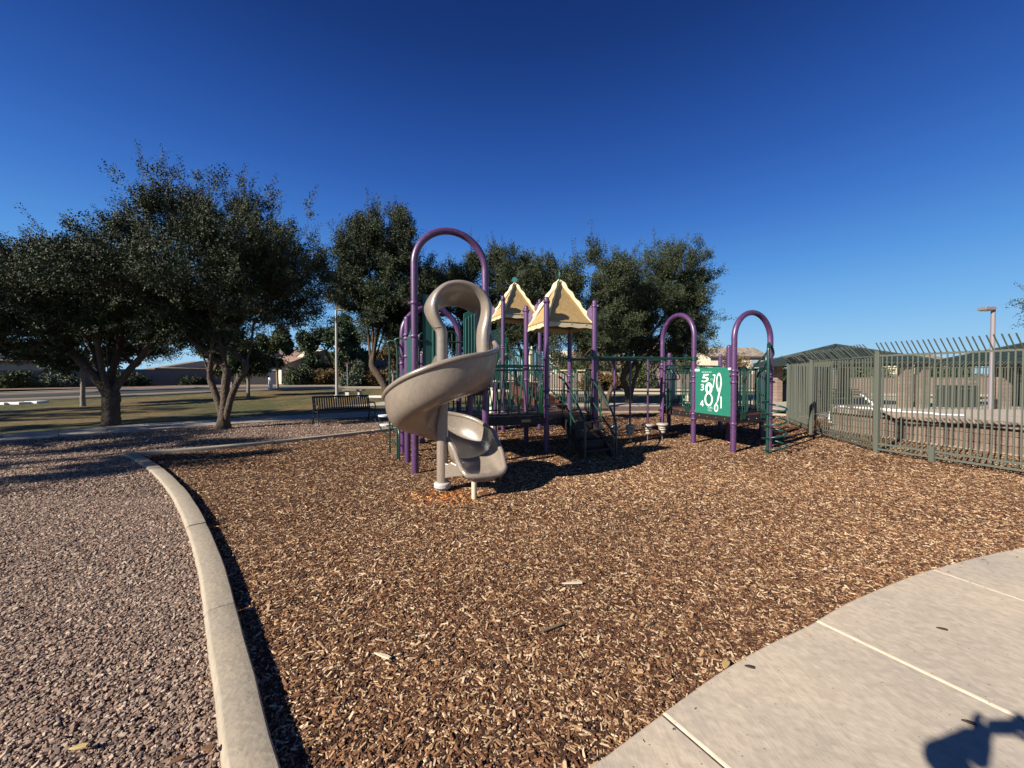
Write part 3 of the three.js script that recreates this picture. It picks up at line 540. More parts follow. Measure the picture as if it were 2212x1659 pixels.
// spiral slide
{
  const C = [-0.987, 5.43];
  const loc = (a, f, y) => V(C[0] + AX[0] * a + FW[0] * f, y, C[1] + AX[1] * a + FW[1] * f);
  // s: 0..1 straight from the deck, 1..2 once round the column, 2..3 straight to the lip
  const keys = [ // s, bottom, outer rim, inner edge
    [0, 1.47, 1.85, 1.85], [0.35, 1.47, 2.0, 1.95], [0.75, 1.46, 2.2, 1.72], [0.92, 1.45, 2.24, 1.66], [1.0, 1.44, 2.14, 1.62], [1.06, 1.43, 2.03, 1.59], [1.14, 1.4, 1.94, 1.54], [1.25, 1.32, 1.84, 1.46], [1.36, 1.16, 1.66, 1.3], [1.5, 0.93, 1.38, 1.08], [1.62, 0.8, 1.22, 0.95],
    [1.75, 0.67, 1.08, 0.84], [1.88, 0.55, 0.97, 0.78], [2, 0.44, 0.8, 0.76], [2.3, 0.37, 0.68, 0.62], [2.6, 0.315, 0.56, 0.5], [2.85, 0.3, 0.44, 0.4], [3, 0.305, 0.36, 0.35]];
  const val = (s, k) => { let i = 0; while (i < keys.length - 2 && s > keys[i + 1][0]) i++; const p = (j) => keys[clamp(j, 0, keys.length - 1)], a = p(i), b = p(i + 1), t = clamp((s - a[0]) / (b[0] - a[0]), 0, 1); const m0 = (b[k] - p(i - 1)[k]) / Math.max(1e-6, b[0] - p(i - 1)[0]), m1 = (p(i + 2)[k] - a[k]) / Math.max(1e-6, p(i + 2)[0] - a[0]), h = b[0] - a[0], t2 = t * t, t3 = t2 * t; return (2 * t3 - 3 * t2 + 1) * a[k] + (t3 - 2 * t2 + t) * h * m0 + (-2 * t3 + 3 * t2) * b[k] + (t3 - t2) * h * m1; };
  const at = (s, r, y) => { // point at radius r from the column axis (lateral position) on station s
    if (s <= 1) return loc(r, -1.02 * (1 - s), y);
    if (s <= 2) { const p = (s - 1) * Math.PI * 2; return loc(r * Math.cos(p), r * Math.sin(p), y); }
    return loc(r, (s - 2) * 0.56, y);
  };
  const st = []; for (let s = 0; s < 1; s += 0.08) st.push(s); for (let s = 1; s < 2; s += 0.0135) st.push(s); for (let s = 2; s <= 3.0001; s += 0.05) st.push(Math.min(3, s));
  const rows = [];
  for (const s of st) {
    const b = val(s, 1), o = val(s, 2), n = val(s, 3), e = s > 2.55 ? sstep(2.55, 3, s) : 0, ri = 0.075 + (s > 2 ? 0.05 * sstep(2, 2.4, s) : 0) + e * 0.03, ro = 0.755 - 0.03 * e, W = ro - ri, hb = b, dO = o - b, dI = n - b;
    // inside of the trough from inner edge to outer rim, then back along the outside
    const ins = [[ri, n], [ri + 0.012, b + dI * 0.55], [ri + 0.05, b + dI * 0.2], [ri + 0.13, b + 0.03], [ri + W * 0.33, b], [ri + W * 0.55, b], [ri + W * 0.74, b + 0.03], [ri + W * 0.88, b + dO * 0.22], [ri + W * 0.96, b + dO * 0.5], [ri + W * 0.99, b + dO * 0.8], [ro, o]];
    const c = new THREE.CatmullRomCurve3(ins.map(([u, v]) => new THREE.Vector3(u, v, 0)), false, 'centripetal').getPoints(26).map((p) => [p.x, p.y]);
    const out = c.map((p, i) => { const q0 = c[Math.max(0, i - 1)], q1 = c[Math.min(c.length - 1, i + 1)], dx = q1[0] - q0[0], dy = q1[1] - q0[1], l = Math.hypot(dx, dy) || 1; return [p[0] + dy / l * 0.022, p[1] - dx / l * 0.022]; });
    out[0][0] = Math.max(0.02, out[0][0]);
    rows.push([...c, ...out.reverse()].map(([u, v]) => at(s, Math.max(0.02, u), v)));
  }
  const slide = part(play, 'spiral_slide', loft(rows, true), MAT.slide, 'tan plastic spiral slide winding once round its column');
  // rolled rim: outer edge, across the lip, back up the inner edge
  const rim = []; for (const s of st) if (s >= 0.78 && s < 2.93) rim.push(at(s, (s > 2.55 ? 0.755 - 0.03 * sstep(2.55, 3, s) : 0.755) + 0.018, val(s, 2) - 0.004));
  const lip = [[0.735, 2.97, 0.375], [0.66, 3.06, 0.325], [0.54, 3.09, 0.315], [0.42, 3.095, 0.315], [0.3, 3.08, 0.32], [0.2, 3.03, 0.335], [0.165, 2.94, 0.375]].map(([r, s, y]) => at(s, r, y));
  const inner = []; for (let s = 2.88; s >= 1.93; s -= 0.04) inner.push(at(s, 0.075 + (s > 2 ? 0.05 * sstep(2, 2.4, s) : 0) + (s > 2.55 ? 0.03 * sstep(2.55, 3, s) : 0) + 0.004, val(s, 3) + 0.002));
  const path = new THREE.CatmullRomCurve3([...rim.filter((_, i) => i % 3 === 0), ...lip, ...inner.filter((_, i) => i % 3 === 0)], false, 'centripetal').getPoints(230);
  part(slide, 'rim', tube(path, path.map((_, i) => 0.036 * Math.min(1, (i + 3) / 8)), 14), MAT.slide);
  part(slide, 'lip_underside', tube(smooth([at(2.9, 0.3, 0.268), at(2.94, 0.45, 0.262), at(2.9, 0.62, 0.268)], 5), [0.03, ...Array(9).fill(0.045), 0.03].slice(0, 11), 12), MAT.slide);
  // column with its base collar
  const col = new THREE.LatheGeometry([[0.0005, 2.29], [0.045, 2.275], [0.068, 2.22], [0.075, 2.1], [0.078, 1.2], [0.08, 0.14], [0.08, 0.0]].map(([a, b]) => new THREE.Vector2(a, b)), 28); col.translate(C[0], 0, -C[1]);
  part(slide, 'column', col, MAT.slide);
  const base = new THREE.LatheGeometry([[0.05, 0.0], [0.06, 0.03], [0.06, 0.045], [0.115, 0.05], [0.12, 0.075], [0.112, 0.08], [0.118, 0.09], [0.12, 0.115], [0.105, 0.13], [0.08, 0.132]].map(([a, b]) => new THREE.Vector2(a, b)), 28); base.translate(C[0], 0, -C[1]);
  part(slide, 'base_collar', base, M([0.5, 0.48, 0.46], 0.6, { bumpMap: bumpMed, bumpScale: 0.01 }));
  // gusset from the column out to the chute
  const gs = new THREE.Shape(); gs.moveTo(0.05, 0.42); gs.quadraticCurveTo(0.1, 0.36, 0.17, 0.42); gs.lineTo(0.36, 0.36); gs.lineTo(0.4, 0.28); gs.lineTo(0.2, 0.24); gs.quadraticCurveTo(0.1, 0.22, 0.05, 0.2); gs.closePath();
  const gg = new THREE.ExtrudeGeometry(gs, { depth: 0.05, bevelEnabled: true, bevelSize: 0.012, bevelThickness: 0.012, bevelSegments: 2 }); gg.translate(0, 0, -0.025); gg.rotateY(Math.atan2(-0.35, 0.75)); gg.translate(C[0], 0, -C[1]);
  part(slide, 'gusset', gg, MAT.slide);
  const sp = new THREE.CylinderGeometry(0.036, 0.036, 0.29, 16); sp.translate(-0.5, 0.145, -5.06); part(slide, 'support_post', sp, M([0.58, 0.5, 0.33], 0.55));
  const foot = new THREE.CylinderGeometry(0.05, 0.04, 0.05, 16); foot.translate(-0.5, 0.265, -5.06); part(slide, 'mount', foot, MAT.slide);
  // hood over the entrance: an omega band, deep from front to back
  const om = [[0.0, 2.12], [0, 2.2], [-0.012, 2.28], [-0.06, 2.38], [-0.105, 2.5], [-0.115, 2.63], [-0.06, 2.79], [0.06, 2.91], [0.22, 2.962], [0.38, 2.955], [0.53, 2.9], [0.645, 2.78], [0.685, 2.63], [0.675, 2.46], [0.645, 2.32], [0.635, 2.18], [0.63, 1.95], [0.63, 1.62]];
  const oc = smooth(om.map(([a, y]) => new THREE.Vector3(a, y, 0)), 5), hr = [];
  oc.forEach((p, i) => {
    const q0 = oc[Math.max(0, i - 1)], q1 = oc[Math.min(oc.length - 1, i + 1)], dx = q1.x - q0.x, dy = q1.y - q0.y, l = Math.hypot(dx, dy), t = i / (oc.length - 1);
    const k = sstep(0.06, 0.36, t), k2 = sstep(0.98, 0.7, t), kk = Math.min(k, 0.35 + 0.65 * k2), depth = lerp(0.078, 0.27, kk), thick = lerp(0.076, 0.1, k), back = (depth - 0.078) * 1.05, row = [];
    for (let j = 0; j < 22; j++) { const a = j / 22 * Math.PI * 2, ca = Math.cos(a), sa = Math.sin(a), e = 1, u = Math.sign(ca) * Math.pow(Math.abs(ca), e) * thick, v = Math.sign(sa) * Math.pow(Math.abs(sa), e) * depth; row.push(loc(p.x - dy / l * u, v - back, p.y + dx / l * u + (v - depth) * 0.42 * sstep(2.5, 2.95, p.y))); }
    hr.push(row);
  });
  part(slide, 'hood', loft(hr, true), MAT.slide);
  const seamC = oc[Math.round(oc.length * 0.155)], sm = new THREE.TorusGeometry(0.077, 0.004, 6, 24); sm.rotateX(Math.PI / 2); const sc = loc(seamC.x, 0, seamC.y); sm.translate(sc.x, sc.y - 0.03, sc.z); part(slide, 'seam', sm, MAT.slide);
  // upright side wall at the entrance with two grip slots
  const w0 = new THREE.Shape(); w0.moveTo(-0.55, 1.47); w0.lineTo(0.02, 1.47); w0.lineTo(0.02, 2.14); w0.quadraticCurveTo(-0.06, 2.3, -0.2, 2.28); w0.quadraticCurveTo(-0.34, 2.22, -0.4, 2.02); w0.lineTo(-0.55, 1.86); w0.closePath();
  for (const [u, v] of [[-0.16, 2.03], [-0.16, 1.8]]) { const h = new THREE.Path(); h.moveTo(u, v); h.lineTo(u + 0.07, v + 0.0); h.lineTo(u + 0.07, v + 0.075); h.lineTo(u, v + 0.075); h.closePath(); w0.holes.push(h); }
  const wg = new THREE.ExtrudeGeometry(w0, { depth: 0.03, bevelEnabled: true, bevelSize: 0.01, bevelThickness: 0.01, bevelSegments: 2 });
  { const P = wg.attributes.position; for (let i = 0; i < P.count; i++) { const f = P.getX(i), y = P.getY(i), n = P.getZ(i), q = loc(0.72 + n, f, y); P.setXYZ(i, q.x, q.y, q.z); } wg.computeVertexNormals(); }
  part(slide, 'entry_wall', wg, MAT.slide);
}
// peaked roofs
function roof(P, eave, apex, fins, label) {
  const c = [(P[0][0] + P[2][0]) / 2, (P[0][1] + P[2][1]) / 2], K = P.map(([x, z]) => [c[0] + (x - c[0]) * 0.93, c[1] + (z - c[1]) * 0.93]);
  const A = V(c[0], apex, c[1]);
  const m = part(play, 'roof', boxGeo(0.12, 0.05, 0.12, A.x, apex - 0.05, A.z, 0.4, 0.02), MAT.cream, label);
  for (let k = 0; k < 4; k++) {
    const a = V(K[k][0], eave, K[k][1]), b = V(K[(k + 1) % 4][0], eave, K[(k + 1) % 4][1]), mid = a.clone().add(b).multiplyScalar(0.5), outD = mid.clone().sub(V(c[0], eave, c[1])).normalize();
    const rows = []; for (let i = 0; i <= 8; i++) { const t = i / 8, e = []; for (let j = 0; j <= 8; j++) { const u = j / 8, p = a.clone().lerp(b, u).lerp(A, t); p.addScaledVector(outD, -0.04 * Math.sin(t * Math.PI)); e.push(p); } rows.push(e); }
    const g = loft(rows), U = g.attributes.uv; let q = 0; for (let i = 0; i <= 8; i++) for (let j = 0; j <= 8; j++) U.setXY(q++, (j / 8 - 0.5) * (1 - i / 8) * 1.2, i / 8 * 1.2);
    part(m, 'roof_panel', g, MAT.roofpanel);
    // skirt below the eave with a wavy lower edge
    const sr = [[], []], s2 = [[], []]; for (let j = 0; j <= 24; j++) { const u = j / 24, p = a.clone().lerp(b, u), w = 0.13 + 0.009 * Math.cos(u * Math.PI * 6); sr[0].push(p.clone()); sr[1].push(p.clone().addScaledVector(outD, 0.03).add(new THREE.Vector3(0, -w, 0))); s2[0].push(p.clone().addScaledVector(outD, -0.012)); s2[1].push(p.clone().addScaledVector(outD, 0.018).add(new THREE.Vector3(0, -w, 0))); }
    part(m, 'roof_skirt', loft([sr[0], sr[1], s2[1], s2[0]]), MAT.cream);
    const rb = []; for (const u of [0.16, 0.5, 0.84]) { const p = a.clone().lerp(b, u).addScaledVector(outD, 0.02); const s = new THREE.SphereGeometry(0.013, 8, 6); s.translate(p.x, p.y - 0.05, p.z); rb.push(s); } part(m, 'rivet', rb, MAT.galv, undefined, 'stuff');
    // wavy fin along the ridge
    const dirH = a.clone().sub(V(c[0], eave, c[1])).setY(0).normalize(), N = 40, o1 = [], i1 = [];
    for (let i = 0; i <= N; i++) { const t = i / N, p = a.clone().lerp(A, t); const w = (0.058 + 0.013 * Math.cos(t * Math.PI * 9 + 0.4)) * (t > 0.9 ? 1 - (t - 0.9) * 4 : 1); const nrm = dirH.clone().multiplyScalar(0.78).add(new THREE.Vector3(0, 0.62, 0)); o1.push(p.clone().addScaledVector(nrm, w)); i1.push(p.clone().addScaledVector(nrm, -0.03)); }
    const side = new THREE.Vector3(-dirH.z, 0, dirH.x), off = (L, d) => L.map((p) => p.clone().addScaledVector(side, d));
    part(m, 'roof_fin', loft([off(i1, 0.011), off(o1, 0.009), off(o1, -0.009), off(i1, -0.011)], false), MAT.cream);
    // purple bracket from the post into the eave corner
    const pp = V(P[k][0], 0, P[k][1]), bs = new THREE.Shape(); bs.moveTo(0.0, apex * 0 + eave + 0.42); bs.quadraticCurveTo(-0.1, eave + 0.36, -0.16, eave + 0.3); bs.lineTo(-0.2, eave + 0.05); bs.quadraticCurveTo(-0.06, eave - 0.02, 0, eave - 0.05); bs.closePath();
    const bg = new THREE.ExtrudeGeometry(bs, { depth: 0.02, bevelEnabled: false }); bg.translate(0, 0, -0.01); bg.rotateY(Math.atan2(-dirH.z, dirH.x)); bg.translate(pp.x, 0, pp.z); part(m, 'roof_bracket', bg, MAT.purple);
  }
  const disc = new THREE.CylinderGeometry(0.085, 0.085, 0.03, 28); disc.rotateX(Math.PI / 2); const stem = new THREE.CylinderGeometry(0.02, 0.025, 0.1, 12); stem.translate(0, -0.1, 0);
  const f = merge([disc, stem]); f.rotateY(fins); f.translate(A.x, apex + 0.1, A.z); part(m, 'finial', f, M([0.03, 0.15, 0.14], 0.55));
  const ce = []; for (let k = 0; k < 4; k++) ce.push(rodGeo(V(K[k][0], eave - 0.01, K[k][1]), V(K[(k + 1) % 4][0], eave - 0.01, K[(k + 1) % 4][1]), 0.02)); part(m, 'roof_frame', ce, MAT.roofpanel);
}
roof([pc, pf, pe, pb], 2.83, 3.86, Math.PI / 2 - 0.1, 'nearer tan peaked roof with wavy edges'); roof([qa, qd, qb, ql], 3.5, 4.55, 0.05, 'farther tan peaked roof with a round finial');

// stairs
function stair(T0, T1, y0, y1, n, w, railPts, label, sm = MAT.brown) { // from the deck edge T0 (height y0) to T1 (y1)
  const dx = T1[0] - T0[0], dz = T1[1] - T0[1], L = Math.hypot(dx, dz), ux = dx / L, uz = dz / L, nx = uz, nz = -ux, ry = Math.atan2(ux, uz) ;
  const P = (s, side, y) => V(T0[0] + ux * s + nx * side, y, T0[1] + uz * s + nz * side);
  const str = []; for (const sd of [-1, 1]) { const sh = (o) => [P(0, sd * w / 2 + o, y0 + 0.02), P(L, sd * w / 2 + o, y1 + 0.12), P(L, sd * w / 2 + o, y1 - 0.05), P(0, sd * w / 2 + o, y0 - 0.24)]; str.push(loft([sh(0.02), sh(-0.02)], true)); const f = sh(0.02), k = sh(-0.02); str.push(loft([[f[0], f[1]], [f[3], f[2]]]), loft([[k[0], k[1]], [k[3], k[2]]])); }
  const m = part(play, 'stair', str, sm, label);
  for (let i = 0; i < n; i++) { const s = L * (i + 0.5) / n, y = lerp(y0, y1, (i + 1) / (n + 1)), c = P(s, 0, y), dy = Math.abs(y0 - y1) / (n + 1); part(m, 'tread', [boxGeo(w - 0.05, 0.045, L / n + 0.03, c.x, y, c.z, Math.PI - ry, 0.01), boxGeo(w - 0.06, dy, 0.02, P(s - L / n / 2, 0, 0).x, y + dy / 2, P(s - L / n / 2, 0, 0).z, Math.PI - ry)], sm); }
  return { m, P, L };
}
{
  const { P, L } = stair([1.4, 8.45], [1.72, 7.62], 0.78, 0.0, 4, 0.62, null, 'front stair below the nearer roof, its shade put into a near black colour', MAT.deckdark);  // near-black coat carries the shade that falls on this stair
  for (const sd of [-1, 1]) {
    const q = sd * 0.36, y = (s) => lerp(0.78, 0, clamp(s / L, 0, 1));
    const r = part(play, 'handrail', [tube(smooth([P(-0.1, q, 1.62), P(0.08, q, 1.56), P(0.35, q, 1.36), P(L * 0.72, q, 1.1), P(L - 0.04, q, 0.88), P(L + 0.06, q, 0.72), P(L + 0.08, q, 0.45), P(L + 0.08, q, 0)], 6), 0.021), tube([P(-0.05, q, 1.2), P(L + 0.06, q, 0.42)], 0.017)], MAT.green);
    rod(r, 'bar', P(0.12, q, 1.5), P(0.03, q, 0.72), 0.014, MAT.green); rod(r, 'bar', P(L * 0.5, q, 1.22), P(L * 0.45, q, 0.4), 0.014, MAT.green);
  }
  const s2 = stair([0.22, 11.52], [1.12, 9.66], 1.45, 0.78, 4, 0.6, null, 'brown inner stair between the two roofed decks');
  for (const sd of [-1, 1]) {
    const q = sd * 0.36, top = (s) => lerp(2.47, 1.64, clamp(s / s2.L, 0, 1)), pts = []; for (let i = 0; i <= 10; i++) { const t = i / 10, s = t * s2.L; pts.push(s2.P(s, q, i === 0 ? 2.47 : lerp(2.47, 1.62, sstep(0, 1, 0.12 + 0.76 * t) * 1.0))); }
    const low = pts.map((p) => p.clone().setY(p.y - 0.72)), r = part(play, 'stair_railing', [tube([s2.P(-0.3, q, 2.47), ...pts, s2.P(s2.L + 0.25, q, 1.62)], 0.02), tube(low, 0.017)], MAT.green);
    for (let i = 0; i < 17; i++) { const t = (i + 0.5) / 17, k = t * 10, a = Math.floor(k), p = pts[a].clone().lerp(pts[Math.min(10, a + 1)], k - a), b = low[a].clone().lerp(low[Math.min(10, a + 1)], k - a); rod(r, 'bar', p, b, 0.0135, MAT.green); }
  }
  panelFlat(pc, pb, 0.05, 0.3, 0.8, 1.55, 1.35, MAT.grass_green, 0, 'side_panel', 'narrow bright green panel beside the nearer roofed deck');
}
// farther deck: climbing wall, rear straight slide, curved green panel
{
  const s = new THREE.Shape(); s.moveTo(0, 0); s.lineTo(0.62, 0); s.lineTo(0.66, 0.7); s.lineTo(0.6, 1.5); s.lineTo(0.04, 1.5); s.lineTo(-0.03, 0.6); s.closePath();
  const a = Math.atan2(qa[1] - ql[1], qa[0] - ql[0]), c = on(ql, qa, 0.22, 0), g = new THREE.ExtrudeGeometry(s, { depth: 0.05, bevelEnabled: true, bevelSize: 0.01, bevelThickness: 0.01, bevelSegments: 2 }); g.rotateY(a); g.translate(c.x - 0.08, 0, c.z + 0.04);
  const w = part(play, 'climbing_wall', g, MAT.climb, 'cream climbing wall with green hand holds');
  const r = rng(31); for (const [u, v] of [[0.15, 0.35], [0.45, 0.5], [0.2, 0.75], [0.48, 0.9], [0.14, 1.1], [0.42, 1.25], [0.28, 0.18]]) { const h = new THREE.IcosahedronGeometry(0.055, 1); h.scale(1, 0.75 + r() * 0.4, 0.7); h.translate(u, v, 0.075); h.rotateY(a); h.translate(c.x - 0.08, 0, c.z + 0.04); part(w, 'hand_hold', h, M([0.04, 0.22, 0.17], 0.5)); }
  // open trough going away to the left at the back
  const rows = []; for (let i = 0; i <= 14; i++) { const t = i / 14, y = 1.45 - 1.1 * sstep(0.05, 0.9, t) * 1.0, X = lerp(-0.1, 0.6, t), Z = lerp(12.7, 15.2, t), pr = [[-0.32, 0.24], [-0.27, 0.08], [-0.18, 0], [0.18, 0], [0.27, 0.08], [0.32, 0.24]]; rows.push(pr.map(([u, v]) => V(X + u * 0.96, y + v, Z - u * 0.27))); }
  const sl = part(play, 'straight_slide', loft(rows), MAT.slide, 'tan straight slide behind the farther roofed deck');
  const hd = []; for (let i = 0; i <= 16; i++) { const t = i / 16 * Math.PI; hd.push(on(ql, qb, 0.5 - 0.36 * Math.cos(t), 1.5 + 0.85 * Math.sin(t))); } part(sl, 'hood', tube(hd, 0.05, 10), MAT.slide);
  panelFlat(qd, qb, 0.5, 0.72, 1.46, 2.6, 2.35, MAT.climb, 0, 'side_panel', 'cream panel beside the farther roofed deck');
  panelFlat(ql, qb, 0.05, 0.5, 1.5, 2.4, 2.9, MAT.grass_green, 5, 'side_panel');
}
// grey information stickers on the front post
{
  const pst = play.children.find((o) => o.userData.label === 'purple post with grey stickers below the nearer roof');
  const mk = (y0, y1, m) => { const g = new THREE.CylinderGeometry(PR + 0.002, PR + 0.002, y1 - y0, 12, 1, true, -0.15, 1.3); g.translate(pc[0], (y0 + y1) / 2, -pc[1]); part(pst, 'sticker', g, m); };
  const gr = M([0.16, 0.16, 0.18], 0.6), lt = M([0.3, 0.3, 0.32], 0.6); mk(1.16, 1.24, lt); mk(1.02, 1.14, gr); for (let i = 0; i < 4; i++) mk(0.955 - i * 0.042, 0.985 - i * 0.042, gr);
}
// overhead beams with hanging stepping pods
{
  const P = (X, y, Z) => V(X, y, Z);
  part(play, 'overhead_beam', [tube([on(pf, a3R, -0.06, 2.06), on(pf, a3R, 1.04, 2.06)], 0.03, 12), ...[pf, a3R].map((q) => { const c = new THREE.CylinderGeometry(PR + 0.02, PR + 0.02, 0.09, 18); c.translate(q[0], 2.06, -q[1]); return c; })], MAT.green, 'front green beam carrying the stepping pods');
  part(play, 'overhead_beam', [tube([on(pe, a3L, -0.04, 2.06), on(pe, a3L, 1.04, 2.06)], 0.03, 12), ...[pe, a3L].map((q) => { const c = new THREE.CylinderGeometry(PR + 0.02, PR + 0.02, 0.09, 18); c.translate(q[0], 2.06, -q[1]); return c; })], MAT.green, 'rear green beam carrying the stepping pods');
  part(play, 'overhead_beam', tube([on(pc, pf, 0.0, 1.86), on(pc, pf, 0.02, 1.86), on(pf, pe, 0.95, 2.06)], 0.012, 8), MAT.green);
  const pods = [[2.06, 9.3, 0], [2.5, 9.38, 1], [2.92, 9.5, 1], [3.42, 9.68, 0], [3.86, 9.86, 0]];
  for (const [X, Z, kind] of pods) {
    const t = (X - 1.65) / 2.6, A = on(pf, a3R, t, 2.06), B = on(pe, a3L, t, 2.06), top = A.clone().lerp(B, 0.5);
    part(play, 'pod_arm', rodGeo(A, B, 0.016), MAT.green);
    const lean = X > 3.7 ? 0.05 : 0, pole = part(play, 'stepping_pod', [rodGeo(V(X + lean, 2.04, Z), V(X, 0.4, Z), 0.024, 12), rodGeo(V(X + lean, 2.06, Z), top, 0.016)], MAT.purple, kind ? 'stepping pod with a stack of short logs under its top' : 'stepping pod with a stack of round discs');
    const lay = [[0.15, 0.075, 0.4], [0.1, 0.055, 0.33], [0.095, 0.055, 0.27], [0.075, 0.06, 0.205]];
    lay.forEach(([r, h, y], i) => {
      if (kind && i) { const q = []; for (let k = 0; k < 4; k++) { const an = k * 1.57 + i * 0.6, g = new THREE.CapsuleGeometry(0.034, 0.1, 4, 10); g.rotateX(Math.PI / 2); g.rotateY(an); g.translate(X + Math.cos(an) * 0.02, y, -Z + Math.sin(an) * 0.02); q.push(g); } part(pole, 'log_layer', q, MAT.pod); return; }
      const g = new THREE.LatheGeometry([[0.0005, -h / 2], [r * 0.8, -h / 2], [r * 0.97, -h / 4], [r, 0], [r * 0.97, h / 4], [r * 0.86, h / 2], [0.0005, h / 2]].map(([a, b]) => new THREE.Vector2(a, b)), 24); g.translate(X, y, -Z); part(pole, 'disc', g, MAT.pod);
    });
    part(pole, 'chain', rodGeo(V(X, 0.18, Z), V(X, 0, Z), 0.01), MAT.galv);
  }
}
// overhead track with triangular rings behind the left arch of the panel deck
{
  const A = V(4.05, 1.92, 10.45), tr = smooth([A, V(4.5, 1.94, 11.1), V(5.2, 1.95, 11.45), V(6.2, 1.93, 11.5)], 6), tr2 = tr.map((p) => p.clone().add(new THREE.Vector3(0.12, -0.07, 0.28)));
  part(play, 'ring_track', [tube(tr, 0.022), tube(tr2, 0.02), ...[2, 6, 10, 14].map((i) => rodGeo(tr[i], tr2[i], 0.014))], MAT.green);
  for (let i = 0; i < 5; i++) {
    const c = V(4.02 + i * 0.16, 1.88, 10.62 + i * 0.12), a = 0.25 + i * 0.1, R = (u, v) => c.clone().add(new THREE.Vector3(Math.cos(a) * u, v, Math.sin(a) * u));
    const pts = smooth([R(0, 0), R(0.1, -0.13), R(0.17, -0.27), R(0.14, -0.33), R(0, -0.335), R(-0.14, -0.33), R(-0.17, -0.27), R(-0.1, -0.13)], 4, true);
    const m = part(play, 'hanging_ring', tube([...pts, pts[0].clone(), pts[1].clone()], 0.015, 8), MAT.green); part(m, 'hanger', rodGeo(R(0, 0), R(0, 0.06), 0.02), MAT.green);
  }
}
